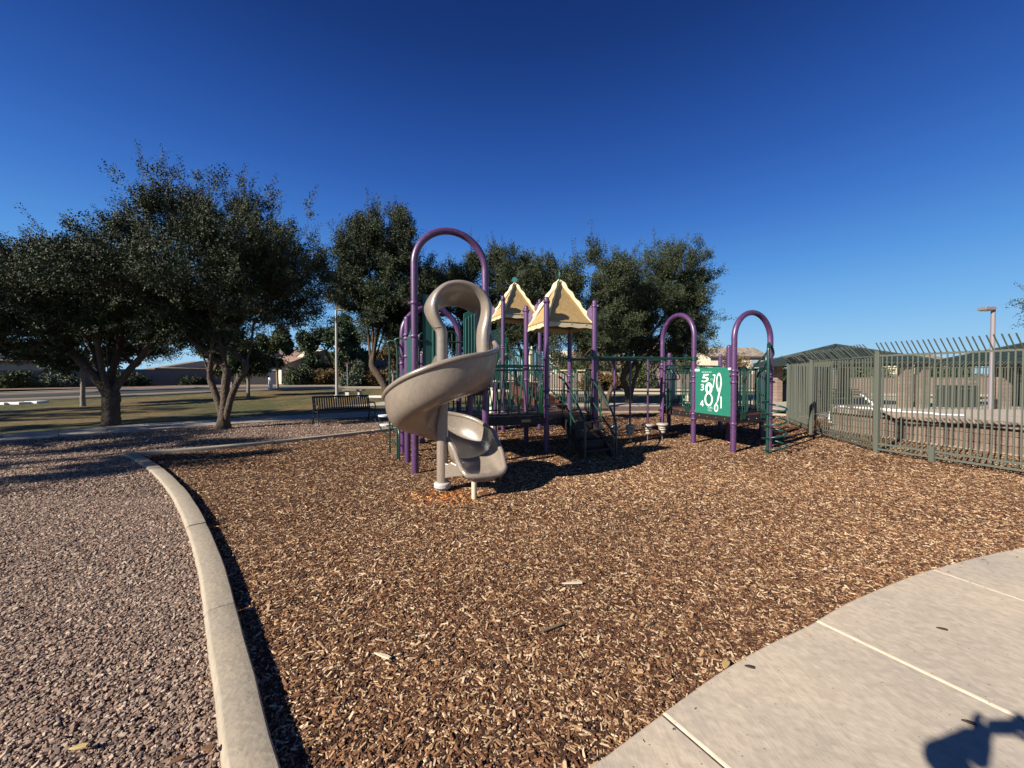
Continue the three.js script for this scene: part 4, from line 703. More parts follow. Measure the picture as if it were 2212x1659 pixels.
// number panel
{
  const P = a3R, Q = a4L, L = Math.hypot(P[0] - Q[0], P[1] - Q[1]), w = L - 2 * PR - 0.03, y0 = 0.7, y1 = 1.84, h = y1 - y0;
  const top = (u) => y1 - 0.012 + 0.014 * Math.sin(u * 11 + 1.2), s = new THREE.Shape(); s.moveTo(-w / 2, y0); s.lineTo(w / 2, y0); for (let i = 0; i <= 24; i++) { const u = 1 - i / 24; s.lineTo(-w / 2 + u * w, top(u)); } s.closePath();
  const a = Math.atan2(Q[1] - P[1], Q[0] - P[0]), c = on(P, Q, 0.5, 0);
  const place = (g, d) => { g.translate(0, 0, d); g.rotateY(a); g.translate(c.x, 0, c.z); return g; };
  const greenP = M([0.018, 0.165, 0.112], 0.5);
  const pn = part(play, 'number_panel', place(new THREE.ExtrudeGeometry(s, { depth: 0.02, bevelEnabled: true, bevelSize: 0.003, bevelThickness: 0.003, bevelSegments: 1 }), -0.01), greenP, 'green panel with white numerals from 0 to 9');
  const cw = 740, ch = 1040, cv = document.createElement('canvas'); cv.width = cw; cv.height = ch; const g = cv.getContext('2d');
  g.fillStyle = 'rgb(36,114,94)'; g.fillRect(0, 0, cw, ch);
  const rr = rng(77); for (let i = 0; i < 500; i++) { g.fillStyle = `rgba(${rr() < 0.5 ? '70,150,124' : '16,86,66'},${0.04 + rr() * 0.06})`; g.beginPath(); g.ellipse(rr() * cw, rr() * ch, 5 + rr() * 40, 3 + rr() * 16, rr() * 3, 0, 6.3); g.fill(); }
  const sx = cw / 770, X = (x) => (x - 262) * sx, Yy = (y) => (y - 285) * ch / 1125; // survey of the print on the zoomed photograph
  const W = 'rgb(214,222,214)', G = 'rgb(30,102,84)'; g.fillStyle = W; g.strokeStyle = W; g.lineJoin = 'round'; g.lineCap = 'butt';
  const num = (t, x0, y0, x1, y1, font, skew = 0) => { g.save(); g.font = font; const mt = g.measureText(t), hh = mt.actualBoundingBoxAscent + mt.actualBoundingBoxDescent, ww = mt.actualBoundingBoxRight + mt.actualBoundingBoxLeft; g.transform((X(x1) - X(x0)) / ww, 0, skew, (Yy(y1) - Yy(y0)) / hh, X(x0), Yy(y0)); g.fillText(t, mt.actualBoundingBoxLeft - skew * 0, mt.actualBoundingBoxAscent); g.restore(); };
  num('How old are you?', 412, 378, 636, 412, 'bold 60px sans-serif');
  num('5', 440, 438, 592, 625, 'bold 200px sans-serif', -0.22); num('3', 390, 668, 468, 818, 'bold 200px sans-serif'); num('4', 380, 1042, 465, 1188, 'bold 200px sans-serif'); 
  const ell = (x, y, rx, ry, col) => { g.fillStyle = col; g.beginPath(); g.ellipse(X(x), Yy(y), rx * sx, ry * ch / 1125, 0, 0, 6.3); g.fill(); };
  ell(578, 762, 82, 135, W); ell(575, 1015, 94, 155, W); ell(575, 770, 48, 92, G); ell(575, 770, 42, 84, W); ell(574, 770, 25, 64, G); ell(577, 1010, 58, 116, G);
  num('2', 553, 945, 602, 1085, '200px sans-serif');
  ell(796, 625, 60, 212, W); ell(796, 612, 33, 146, G); g.strokeStyle = W; g.lineWidth = 30; g.beginPath(); g.moveTo(X(818), Yy(800)); g.lineTo(X(768), Yy(1050)); g.stroke();
  g.lineWidth = 22; g.beginPath(); g.moveTo(X(662), Yy(462)); g.lineTo(X(712), Yy(462)); g.lineTo(X(672), Yy(740)); g.stroke();
  g.lineWidth = 24; g.beginPath(); g.ellipse(X(742), Yy(1190), 33 * sx, 78 * ch / 1125, 0, 0, 6.3); g.moveTo(X(765), Yy(1065)); g.quadraticCurveTo(X(722), Yy(1110), X(712), Yy(1190)); g.stroke();
  g.lineWidth = 22; g.beginPath(); g.moveTo(X(846), Yy(1192)); g.lineTo(X(846), Yy(942)); g.lineTo(X(822), Yy(960)); g.stroke();
  g.lineWidth = 4; g.strokeStyle = 'rgba(225,240,230,0.9)'; for (const [x, y, q] of [[610, 1180, 1], [640, 560, 0.8], [580, 1205, 0.8], [640, 1205, 0.8], [580, 1262, 0.7], [620, 1262, 0.7]]) { g.beginPath(); g.ellipse(X(x), Yy(y), 32 * q * sx, 18 * q, 0.3, 0, 6.3); g.stroke(); }
  g.strokeStyle = 'rgb(120,170,150)'; g.beginPath(); for (let i = 0; i < 22; i++) { const q = rr() * 40 - 20; i ? g.lineTo(X(796 + q), Yy(590 + i * 7)) : g.moveTo(X(796), Yy(590)); } g.stroke();
  const t = new THREE.CanvasTexture(cv); t.colorSpace = THREE.SRGBColorSpace;
  const face = new THREE.ShapeGeometry(s); { const p = face.attributes.position, u = face.attributes.uv; for (let i = 0; i < p.count; i++) u.setXY(i, p.getX(i) / w + 0.5, (p.getY(i) - y0) / h); }
  part(pn, 'printed_face', place(face, 0.0165), new THREE.MeshStandardMaterial({ map: t, roughness: 0.5, side: THREE.DoubleSide }));
  part(pn, 'clip', [place(boxGeo(0.16, 0.06, 0.03, -w / 2 + 0.05, y1 - 0.06, 0.005, 0, 0.008), 0)], MAT.white); part(pn, 'clip', [place(boxGeo(0.1, 0.05, 0.03, w / 2 - 0.02, y1 - 0.05, 0.005, 0, 0.008), 0)], MAT.white);
  for (const [u, v] of [[-w / 2 - 0.01, 1.62], [w / 2 + 0.01, 1.62], [-w / 2 - 0.01, 0.8], [w / 2 + 0.01, 0.8]]) part(pn, 'bolt', place(boxGeo(0.05, 0.04, 0.03, u, v, 0, 0, 0.006), 0), MAT.galv);
}
// corkscrew climber and entry loops on the right arch
{
  const top = V(5.34, 2.3, 8.02), pole = part(play, 'corkscrew_climber', [tube(smooth([V(5.34, 0, 8.02), V(5.34, 1.0, 8.02), V(5.34, 2.1, 8.02), V(5.36, 2.25, 8.05), V(5.5, 2.33, 8.25), V(5.72, 2.3, 8.5), V(5.84, 2.12, 8.62), V(5.74, 1.98, 8.6), V(5.34, 1.82, 8.06)], 8), 0.03, 12)], MAT.green, 'dark green corkscrew climber at the right end');
  const co = []; for (let i = 0; i <= 130; i++) { const a = i / 130 * Math.PI * 2 * 4.15 + 2.6; co.push(V(5.5 + Math.cos(a) * 0.215, 0.06 + i / 130 * 1.06, 8.05 + Math.sin(a) * 0.215)); }
  part(pole, 'coil', tube(co, 0.0175, 10), MAT.green);
  part(play, 'grab_loop', tube(smooth([on(a4L, a4R, 0.36, 0.86), on(a4L, a4R, 0.37, 1.5), on(a4L, a4R, 0.37, 1.66), V(5.2, 1.82, 8.3), V(5.32, 2.12, 8.05), V(5.34, 2.24, 8.02)], 7), 0.019), MAT.green);
  part(play, 'grab_loop', tube(smooth([on(a4L, a4R, 0.66, 0.86), on(a4L, a4R, 0.65, 1.5), on(a4L, a4R, 0.65, 1.66), V(5.42, 1.78, 8.3), V(5.36, 1.92, 8.1)], 7), 0.019), MAT.green);
}
// rope net on the far side of the panel deck
{
  const f = (u, v) => { const A = on(e1, e4, u, 0.76), B = V(lerp(5.75, 7.0, u), 0.03, lerp(10.5, 10.9, u)); return A.lerp(B, v).add(new THREE.Vector3(0, -0.12 * Math.sin(v * Math.PI), 0)); }, L = [];
  for (let i = 0; i <= 6; i++) { L.push(tube(Array.from({ length: 9 }, (_, k) => f(i / 6, k / 8)), 0.009, 6)); L.push(tube(Array.from({ length: 9 }, (_, k) => f(k / 8, i / 6)), 0.009, 6)); }
  part(play, 'rope_net', L, MAT.rope);
}
// loop ladder and half round steps at the far left
{
  const A = [-2.24, 7.5], B = [-2.55, 8.0], ld = part(play, 'loop_ladder', [A, B].map((q, i) => tube(smooth([V(q[0], 0, q[1]), V(q[0], 1.2, q[1]), V(q[0], 2.2, q[1]), V(q[0] - 0.03, 2.34, q[1]), V(q[0] + 0.1, 2.36, q[1]), V(q[0] + 0.2, 2.15, q[1] - 0.02), V(q[0] + 0.25, 2.0, q[1])], 6), 0.02)), MAT.green);
  for (let i = 0; i < 6; i++) rod(ld, 'rung', V(A[0], 0.3 + i * 0.28, A[1]), V(B[0], 0.3 + i * 0.28, B[1]), 0.014, MAT.green);
  part(ld, 'bar', tube(smooth([V(-2.16, 0, 7.35), V(-2.16, 0.5, 7.35), V(-2.2, 0.62, 7.42), V(-2.24, 0.65, 7.5)], 5), 0.018), MAT.green);
  for (const [X, Z, y] of [[-2.95, 8.9, 0.72], [-2.88, 8.8, 0.52]]) {
    const s = new THREE.CylinderGeometry(0.15, 0.14, 0.035, 24, 1, false); s.translate(X, y, -Z);
    const m = part(play, 'climber_step', s, MAT.white, 'pale round step left of the slide');
    part(m, 'step_bracket', [tube(Array.from({ length: 13 }, (_, i) => { const a = Math.PI + i / 12 * Math.PI; return V(X + Math.cos(a) * 0.14, y - 0.02 + Math.sin(a) * 0.17, Z); }), 0.014), rodGeo(V(X + 0.14, y - 0.02, Z), V(-2.33, y, 8.2), 0.018)], MAT.green);
  }
}
// ------------------------------------------------------------------ trees and shrubs
function leafSprig(n, len, leaf, seed) { // twig with n small folded leaves, along +y
  const r = rng(seed), pos = [], idx = [];
  for (let i = 0; i < n; i++) {
    const t = (i + r()) / n, a = r() * 6.283, c = new THREE.Vector3(Math.cos(a) * 0.05, (t - 0.1) * len, Math.sin(a) * 0.05).multiplyScalar(1).add(new THREE.Vector3((r() - 0.5) * 0.08, 0, (r() - 0.5) * 0.08));
    const d = new THREE.Vector3(Math.cos(a), 0.3 + r() * 0.9, Math.sin(a)).normalize(), s = d.clone().cross(new THREE.Vector3(r() - 0.5, r() - 0.5, r() - 0.5)).normalize(), L = leaf * (0.7 + r() * 0.6), w = L * 0.3, b = pos.length / 3;
    const u = d.clone().cross(s).multiplyScalar(L * 0.1);
    for (const p of [c, c.clone().addScaledVector(d, L * 0.5).addScaledVector(s, w).add(u), c.clone().addScaledVector(d, L), c.clone().addScaledVector(d, L * 0.5).addScaledVector(s, -w).add(u)]) pos.push(p.x, p.y, p.z);
    idx.push(b, b + 1, b + 2, b, b + 2, b + 3);
  }
  const g = new THREE.BufferGeometry(); g.setAttribute('position', new THREE.Float32BufferAttribute(pos, 3)); g.setIndex(idx);
  const f = g.toNonIndexed(); f.computeVertexNormals(); return f;
}
const SPRIG = [leafSprig(16, 0.34, 0.062, 1), leafSprig(14, 0.28, 0.058, 2), leafSprig(18, 0.42, 0.06, 3)];
const SPRIG_BIG = [leafSprig(14, 0.5, 0.1, 4), leafSprig(16, 0.42, 0.095, 5)];
const SPRIG_FAR = [leafSprig(12, 0.7, 0.2, 6), leafSprig(14, 0.6, 0.18, 7)];
function instances(parent, name, shapes, mat, list, label) { // list: [pos, dir, scale, tone]
  const by = shapes.map(() => []); list.forEach((q, i) => by[i % shapes.length].push(q));
  const holder = new THREE.Group(); holder.name = name; holder.userData.kind = 'stuff'; offset(holder, parent); parent.add(holder);
  const o = new THREE.Object3D(), c = new THREE.Color(), r = rng(list.length);
  shapes.forEach((s, k) => { const im = shade(new THREE.InstancedMesh(s, mat, by[k].length)); im.name = 'leaves'; im.userData.kind = 'stuff';
    by[k].forEach(([p, d, sc, tone], i) => { o.position.copy(p); o.quaternion.setFromUnitVectors(UPV, d); o.rotateY(r() * 6.28); o.scale.setScalar(sc); o.updateMatrix(); im.setMatrixAt(i, o.matrix); const t = tone ?? (0.5 + r() * r() * 1.1); c.setRGB(t * (0.9 + r() * 0.25), t, t * (0.8 + r() * 0.25)); im.setColorAt(i, c); });
    holder.add(im); });
  return holder;
}
function tree(o) {
  const r = rng(o.seed), y0 = o.y ?? rise(o.base[0], o.base[1]), g = thing(o.name, o.label, 'tree', V(o.base[0], y0, o.base[1]), o.group), gs = () => (r() + r() + r() - 1.5) / 1.5;
  const nodes = [], add = (p, par) => { nodes.push({ p, par, n: 0, kids: [] }); return nodes.length - 1; };
  const root = add(V(o.base[0], y0 - 0.1, o.base[1]), -1), C = V(...o.c), forks = [];
  const stems = o.stems ?? [[0, 0]];
  for (const [sx, sz] of stems) { let k = root; const H = o.fork * (0.85 + r() * 0.3); for (let i = 1; i <= 4; i++) { const t = i / 4; k = add(V(o.base[0] + sx * t * (0.5 + t * 0.5) + gs() * 0.03, y0 + H * t, o.base[1] + sz * t), k); } forks.push(k); }
  // limbs spreading into the crown
  const limbs = o.limbs ?? 5;
  for (let i = 0; i < limbs; i++) {
    const f = forks[i % forks.length], a = i / limbs * 6.283 + r(), rad = 0.35 + r() * 0.35, e = new THREE.Vector3(C.x + Math.cos(a) * o.r[0] * rad, C.y + (r() - 0.35) * o.r[1] * 0.8, C.z + Math.sin(a) * o.r[2] * rad), s = nodes[f].p;
    let k = f; const n = 6, mid = s.clone().lerp(e, 0.5).add(new THREE.Vector3(gs() * 0.3, 0.25 * s.distanceTo(e) * (0.3 + 0.4 * r()), gs() * 0.3));
    for (let j = 1; j <= n; j++) { const t = j / n, p = s.clone().multiplyScalar((1 - t) * (1 - t)).addScaledVector(mid, 2 * t * (1 - t)).addScaledVector(e, t * t); p.x += gs() * 0.09; p.y += gs() * 0.06; p.z += gs() * 0.09; k = add(p, k); }
  }
  const firstFree = 1 + stems.length * 3;
  // clumps of foliage in an uneven envelope
  const blobs = []; for (let i = 0; i < (o.blobs ?? 34); i++) { const u = r() * 2 - 1, a = r() * 6.283, q = Math.sqrt(1 - u * u), d = 0.35 + 0.65 * Math.pow(r(), 0.7); const p = new THREE.Vector3(Math.cos(a) * q * o.r[0] * d, u * o.r[1] * d, Math.sin(a) * q * o.r[2] * d); if (p.y < 0) p.y *= o.flat ?? 0.75; blobs.push(p.add(C)); }
  const tips = []; const B = o.bs ?? 0.17;
  for (let i = 0; i < o.tips; i++) { const b = blobs[(r() * blobs.length) | 0]; tips.push(b.clone().add(new THREE.Vector3(gs() * o.r[0] * B * 1.5, gs() * o.r[1] * B * 1.5, gs() * o.r[2] * B * 1.5))); }
  for (const s of o.spikes ?? []) tips.push(V(...s));
  const nf = nodes[forks[0]].p; tips.sort((a, b) => a.distanceToSquared(nf) - b.distanceToSquared(nf));
  const leaves = [], S = o.ls ?? 1;
  for (const tp of tips) {
    let best = -1, bd = 1e9; for (let i = firstFree; i < nodes.length; i++) { const q = nodes[i].p, dx = q.x - tp.x, dy = q.y - tp.y, dz = q.z - tp.z, d = dx * dx + dz * dz + dy * dy + (dy > 0 ? dy * dy * 2 : 0); if (d < bd) { bd = d; best = i; } }
    const s = nodes[best].p, L = s.distanceTo(tp), n = Math.max(1, Math.round(L / 0.45)), m = s.clone().lerp(tp, 0.5).add(new THREE.Vector3(gs() * 0.1 * L, 0.08 * L, gs() * 0.1 * L)); let k = best, prev = s;
    for (let j = 1; j <= n; j++) { const t = j / n, p = s.clone().multiplyScalar((1 - t) * (1 - t)).addScaledVector(m, 2 * t * (1 - t)).addScaledVector(tp, t * t); k = add(p, k); }
    const dir = tp.clone().sub(C).normalize().multiplyScalar(0.9).add(new THREE.Vector3(0, 0.35, 0)).normalize();
    const cl = Math.round((o.cl ?? 11) * clamp(L / 0.8, 1, 3.5));
    for (let j = 0; j < cl; j++) { const t = Math.pow(r(), L > 1.2 ? 1.0 : 0.7), b = s.clone().lerp(tp, 0.25 + 0.75 * t), d = dir.clone().multiplyScalar(0.7).add(new THREE.Vector3(gs(), gs() * 0.8 + 0.15, gs())).normalize(); b.addScaledVector(d, r() * 0.16 * S).add(new THREE.Vector3(gs() * 0.2 * S, gs() * 0.14 * S, gs() * 0.2 * S)); leaves.push([b, d, S * (0.75 + r() * 0.5), o.tone ? o.tone(b, r) : undefined]); }
    if (r() < (o.spiky ?? 0.3) * (tp.y > C.y + 0.3 * o.r[1] ? 1.6 : 0.7)) { const l = 0.3 + r() * r() * 1.1, d = dir.clone().add(new THREE.Vector3(gs() * 0.5, tp.y > C.y ? 0.7 : 0.1, gs() * 0.5)).normalize(); add(tp.clone().addScaledVector(d, l * S), k); const nj = 3 + Math.round(l * 5); for (let j = 0; j < nj; j++) leaves.push([tp.clone().addScaledVector(d, l * S * j / nj), d.clone().add(new THREE.Vector3(gs() * 0.5, gs() * 0.4, gs() * 0.5)).normalize(), S * (0.55 + 0.3 * r())]); }
  }
  for (let i = nodes.length - 1; i > 0; i--) { const q = nodes[i]; if (!q.kids.length) q.n = 1; nodes[q.par].n += q.n; nodes[q.par].kids.push(i); }
  const tot = nodes[root].n, R = (q) => Math.max(0.005 * (o.ls ?? 1), o.tr * Math.pow(q.n / tot, 0.52));
  const tr = [];
  const start = [[root, null]];
  while (start.length) {
    let [i, pre] = start.pop(); const pts = [], rad = []; if (pre !== null) { pts.push(nodes[pre].p); rad.push(Math.min(R(nodes[pre]), R(nodes[i]) * 1.05)); }
    for (;;) { const q = nodes[i]; pts.push(q.p); rad.push(R(q)); if (!q.kids.length) break; let mx = q.kids[0]; for (const k of q.kids) if (nodes[k].n > nodes[mx].n) mx = k; for (const k of q.kids) if (k !== mx) start.push([k, i]); i = mx; }
    if (pre === null && rad.length > 1) { rad[0] *= 1.5; rad[1] *= 1.06; const p1 = pts[0].clone().lerp(pts[1], 0.3); pts.splice(1, 0, p1); rad.splice(1, 0, rad[0] * 0.78); }
    if (rad[0] < (o.minr ?? 0.004)) continue;
    const big = rad[0] > 0.06; rad[rad.length - 1] *= 0.4; let P = pts, Q = rad;
    if (big && pts.length > 2) { P = smooth(pts, 4); Q = P.map((_, j) => { const t = j / 4, a = Math.min(rad.length - 1, Math.floor(t)); return lerp(rad[a], rad[Math.min(rad.length - 1, a + 1)], t - a) * (0.95 + 0.1 * r()); }); }
    tr.push(tube(P, Q, big ? 10 : 3));
  }
  part(g, 'trunk', tr, o.bark ?? MAT.bark);
  instances(g, 'crown', o.sprig ?? SPRIG, o.leaf ?? MAT.leafA, leaves);
  return g;
}
const oak = (label, seed, base, o) => tree({ name: 'oak_tree', label, seed, base, bs: 0.2, spiky: 0.4, ...o });
oak('large dark oak with a single thick trunk beside the path, leftmost tree', 101, [-12.9, 12.35], { y: 0, fork: 1.15, stems: [[0.02, 0]], c: [-13.8, 3.75, 12.7], r: [4.9, 1.95, 2.8], limbs: 7, blobs: 110, tips: 1350, cl: 10, ls: 0.92, spiky: 0.6, tr: 0.22, flat: 0.65 });
oak('dark oak with several splitting stems standing in gravel left of the bench', 202, [-8.8, 11.7], { y: 0.05, fork: 1.7, stems: [[-0.45, 0.1], [0.05, 0.1], [0.7, 0.0]], c: [-9.8, 4.6, 12.1], r: [3.8, 2.4, 2.9], limbs: 10, blobs: 130, tips: 1500, cl: 9, spiky: 0.6, ls: 0.92, tr: 0.17, spikes: [[-8.9, 7.5, 11.8], [-9.5, 7.5, 11.7], [-8.2, 7.3, 11.7], [-11.2, 7.9, 11.8], [-11.8, 7.7, 11.7], [-10.6, 7.7, 11.8], [-10.2, 7.6, 11.8], [-7.4, 7.0, 11.7], [-6.2, 6.8, 11.8], [-8.9, 7.2, 11.6]], flat: 0.74 });
oak('oak just behind the spiral slide with a leaning trunk', 303, [-6.3, 20.2], { fork: 2.0, stems: [[-1.1, 0.2]], c: [-6.6, 6.15, 20], r: [2.35, 3.7, 2.3], limbs: 8, blobs: 80, tips: 1000, cl: 10, tr: 0.19, ls: 1.25, spikes: [[-6.5, 9.9, 20], [-6.2, 9.5, 19.8], [-6.9, 9.4, 20]], flat: 0.75, spiky: 0.5 });
oak('oak behind the purple slide arch, its trunk upright', 313, [-5.4, 22.2], { fork: 2.2, c: [-4.8, 5.4, 22.4], r: [2.2, 3.0, 2.2], limbs: 6, blobs: 40, tips: 520, cl: 10, tr: 0.18, ls: 1.25, flat: 0.9 });
oak('narrow oak seen between the slide hood and the farther tan roof', 404, [-2.3, 23], { fork: 2.2, c: [-2.5, 5.9, 23], r: [1.4, 3.2, 1.5], limbs: 5, blobs: 28, tips: 380, cl: 10, tr: 0.15, ls: 1.3, flat: 0.95, spiky: 0.5 });
oak('oak behind the farther tan roof', 505, [0.9, 23], { fork: 2.2, c: [0.6, 5.7, 22.6], r: [2.5, 3.4, 2.3], limbs: 7, blobs: 56, tips: 820, cl: 10, tr: 0.19, ls: 1.3, flat: 0.95, spiky: 0.5 });
oak('oak with a forked trunk behind the nearer tan roof', 606, [4.95, 20.3], { fork: 1.4, stems: [[-0.6, 0.1], [0.55, 0.1]], c: [3.9, 5.3, 20.8], r: [3.0, 3.3, 2.6], limbs: 8, blobs: 64, tips: 980, cl: 10, tr: 0.21, ls: 1.25, flat: 0.88 });
oak('wide oak behind the hanging stepping pods, rightmost of the trees', 707, [7.35, 24], { fork: 1.7, stems: [[-0.4, 0.1], [0.45, 0]], c: [8.8, 5.7, 24], r: [4.1, 3.5, 3.1], limbs: 9, blobs: 90, tips: 1350, cl: 10, tr: 0.23, ls: 1.3, spikes: [[12.8, 7.8, 24], [8.9, 9.7, 24], [9.6, 9.5, 24]], flat: 0.86 });
// the tree outside the picture whose shadow lies over the gravel
tree({ name: 'oak_tree', label: 'oak on the gravel left of the viewpoint, its shadow streaks across the gravel', seed: 808, base: [-17.5, 1.6], y: 0.05, fork: 2.0, c: [-17.2, 5.4, 1.6], r: [3.2, 2.2, 3.0], limbs: 6, blobs: 18, tips: 330, cl: 10, tr: 0.2, flat: 0.8 });
tree({ name: 'oak_tree', label: 'oak on the gravel farther left of the picture, shading the path', seed: 818, base: [-20.5, 6.6], y: 0.05, fork: 2.0, c: [-20.2, 5.2, 6.4], r: [4.2, 2.8, 3.6], limbs: 6, blobs: 40, tips: 520, cl: 10, tr: 0.2, flat: 0.8 });
tree({ name: 'oak_tree', label: 'oak on the lawn far left of the picture, its shadow falls on the lawn', seed: 828, base: [-28.5, 12.5], y: 0, fork: 2.0, c: [-28.3, 5.0, 12.3], r: [4.6, 2.6, 4.0], limbs: 6, blobs: 40, tips: 480, cl: 10, tr: 0.2, flat: 0.8 });
// small street trees
const pale = M([0.2, 0.17, 0.14], 0.9);
const young = (label, base, h, rx, seed, leaf = MAT.leafC, extra = {}) => tree({ name: 'young_tree', label, seed, base, fork: h * 0.42, c: [base[0], rise(...base) + h * 0.68, base[1]], r: [rx, h * 0.34, rx], limbs: 4, blobs: 12, tips: 130, cl: 9, tr: 0.1, ls: 1, sprig: SPRIG_FAR, leaf, bark: pale, minr: 0.015, ...extra });
young('young green tree with a thin trunk on the lawn behind the forked oak', [-19.2, 28], 3.8, 1.1, 21);
young('grey trunked tree by the street behind the leftmost oak', [-24, 21.5], 4.5, 2.2, 22, MAT.leafA);
young('thin tree on the far verge left of the white bollard', [-24, 33], 4.4, 1.7, 23);
young('slim tree with sparse rusty leaves left of the slide', [-10.2, 33], 4.0, 1.3, 24, MAT.leafRust, { tips: 70, cl: 6 });
young('bushy street tree standing behind the white bollard', [-22.2, 36.4], 5.0, 1.6, 25, MAT.leafC);
tree({ name: 'street_tree', label: 'tall dense green tree between the tan roofed houses', seed: 26, base: [-25, 54], fork: 1.6, c: [-24.6, 4.9, 54], r: [5.0, 4.4, 4.5], limbs: 7, blobs: 26, tips: 420, cl: 10, tr: 0.3, ls: 1.7, sprig: SPRIG_FAR, leaf: M([0.04, 0.075, 0.03], 0.7), flat: 0.9, minr: 0.03 });
tree({ name: 'street_tree', label: 'thin bare-edged tree at the right edge above the fence', seed: 27, base: [20.8, 13.5], fork: 2.6, c: [20.6, 4.4, 13.4], r: [2.4, 1.7, 2.0], limbs: 6, blobs: 18, tips: 170, cl: 6, tr: 0.14, flat: 0.9, spiky: 0.7 });
// shrubs
function shrub(label, X, Z, w, h, seed, leaf = MAT.leafC, upright = 0, name = 'shrub') {
  const r = rng(seed), y0 = rise(X, Z), g = thing(name, label, 'shrub', V(X, y0, Z)), L = [], st = [], gs = () => (r() + r() - 1);
  for (let i = 0; i < 9; i++) { const a = r() * 6.28, e = V(X + Math.cos(a) * w * 0.35, y0 + h * (0.5 + 0.4 * r()), Z + Math.sin(a) * w * 0.35); st.push(tube([V(X + gs() * 0.1, y0, Z + gs() * 0.1), e], [0.03, 0.01], 5)); }
  part(g, 'stem', st, MAT.bark, undefined, 'stuff');
  for (let i = 0; i < 420; i++) { const a = r() * 6.28, u = Math.pow(r(), 0.5), v = r(), q = w / 2 * u * Math.sqrt(Math.max(0.05, 1 - Math.pow(v * 1.05 - 0.15, 2))) * (0.8 + 0.25 * Math.sin(a * 3 + seed)); const p = V(X + Math.cos(a) * q, y0 + h * v * (0.85 + 0.15 * Math.sin(a * 5 + seed)), Z + Math.sin(a) * q); L.push([p, new THREE.Vector3(Math.cos(a) * (1 - upright), 0.35 + upright + 0.4 * r(), -Math.sin(a) * (1 - upright)).normalize(), 0.75 + r() * 0.5]); }
  instances(g, 'foliage', SPRIG_FAR, leaf, L); return g;
}
const atWall = (px, Zd) => [(px - CX) / FPX * Zd, Zd];
shrub('tall spiky green shrub at the boundary wall, leftmost', ...atWall(40, 36), 2.4, 1.2, 1, MAT.leafC, 0.7); shrub('pale sage bush right of the spiky shrub', ...atWall(88, 37), 2.0, 0.75, 2, MAT.leafSage, 0.3); shrub('grey green sage bush left of the leftmost trunk', ...atWall(138, 38), 2.0, 0.8, 3, MAT.leafSage, 0.4);
shrub('wide dark shrub right of the leftmost trunk', ...atWall(270, 41), 3.6, 1.3, 4, MAT.leafA); shrub('low dark leafy shrub below the wall between the two big oaks', ...atWall(415, 46), 2.4, 0.9, 5, MAT.leafA); 
shrub('round green bush at the wall left of the tall light pole', ...atWall(643, 44), 3.0, 2.1, 6, MAT.leafC); shrub('orange tinged bush at the wall under the tall dense tree', ...atWall(705, 46), 3.2, 1.9, 7, MAT.leafRust); shrub('orange and green bush left of the slide', ...atWall(812, 46), 3.6, 1.7, 8, MAT.leafRust);
shrub('small pale sage bush right of the light pole', ...atWall(757, 44), 1.6, 1.2, 9, MAT.leafSage); shrub('upright grey cactus like plant left of the slide', ...atWall(774, 45), 1.6, 2.6, 10, MAT.leafSage, 0.9, 'desert_plant');
shrub('round yellow green bush in front of the pink block wall', 14.7, 45, 4.0, 3.0, 11, MAT.leafC); shrub('small reddish shrub left of the round bush at the pink wall', 9.2, 44, 2.6, 2.0, 12, MAT.leafRust); shrub('dark red shrub under the forked oak by the pink wall', 11.4, 44.5, 2.4, 1.6, 13, MAT.leafRust);
shrub('broad olive bush behind the pink wall left of the brown gable', 12.5, 52, 6, 4.2, 14, MAT.leafA); shrub('grey green bush behind the pink wall at the brown gable', 17, 54, 5, 4.4, 15, MAT.leafSage); shrub('olive bush beside the two storey house', 23.5, 52, 4, 4.4, 16, MAT.leafC); shrub('dark bush in front of the two storey house', 28.8, 50, 4, 4.5, 17, MAT.leafRust); shrub('dark hedge bush right of the two storey house', 39, 54, 9, 4.2, 18, MAT.leafA); shrub('dark hedge bush behind the left shelter', 50, 56, 9, 4.4, 19, MAT.leafA);
shrub('round bush seen through the fence at the shelter', 25.5, 36, 3.4, 2.6, 20, MAT.leafA); shrub('green bush between the shelter pillars', 33, 36, 4, 3, 21, MAT.leafC); shrub('dark bush behind the right shelter pillar', 42, 37, 4, 3, 22, MAT.leafA);
shrub('wide yellow green bush over the pink wall behind the nearer roof', 7.5, 52, 5, 4.2, 23, MAT.leafC); shrub('pale olive bush over the wall right of the nearer roof', 10, 56, 5, 4.0, 24, MAT.leafSage);

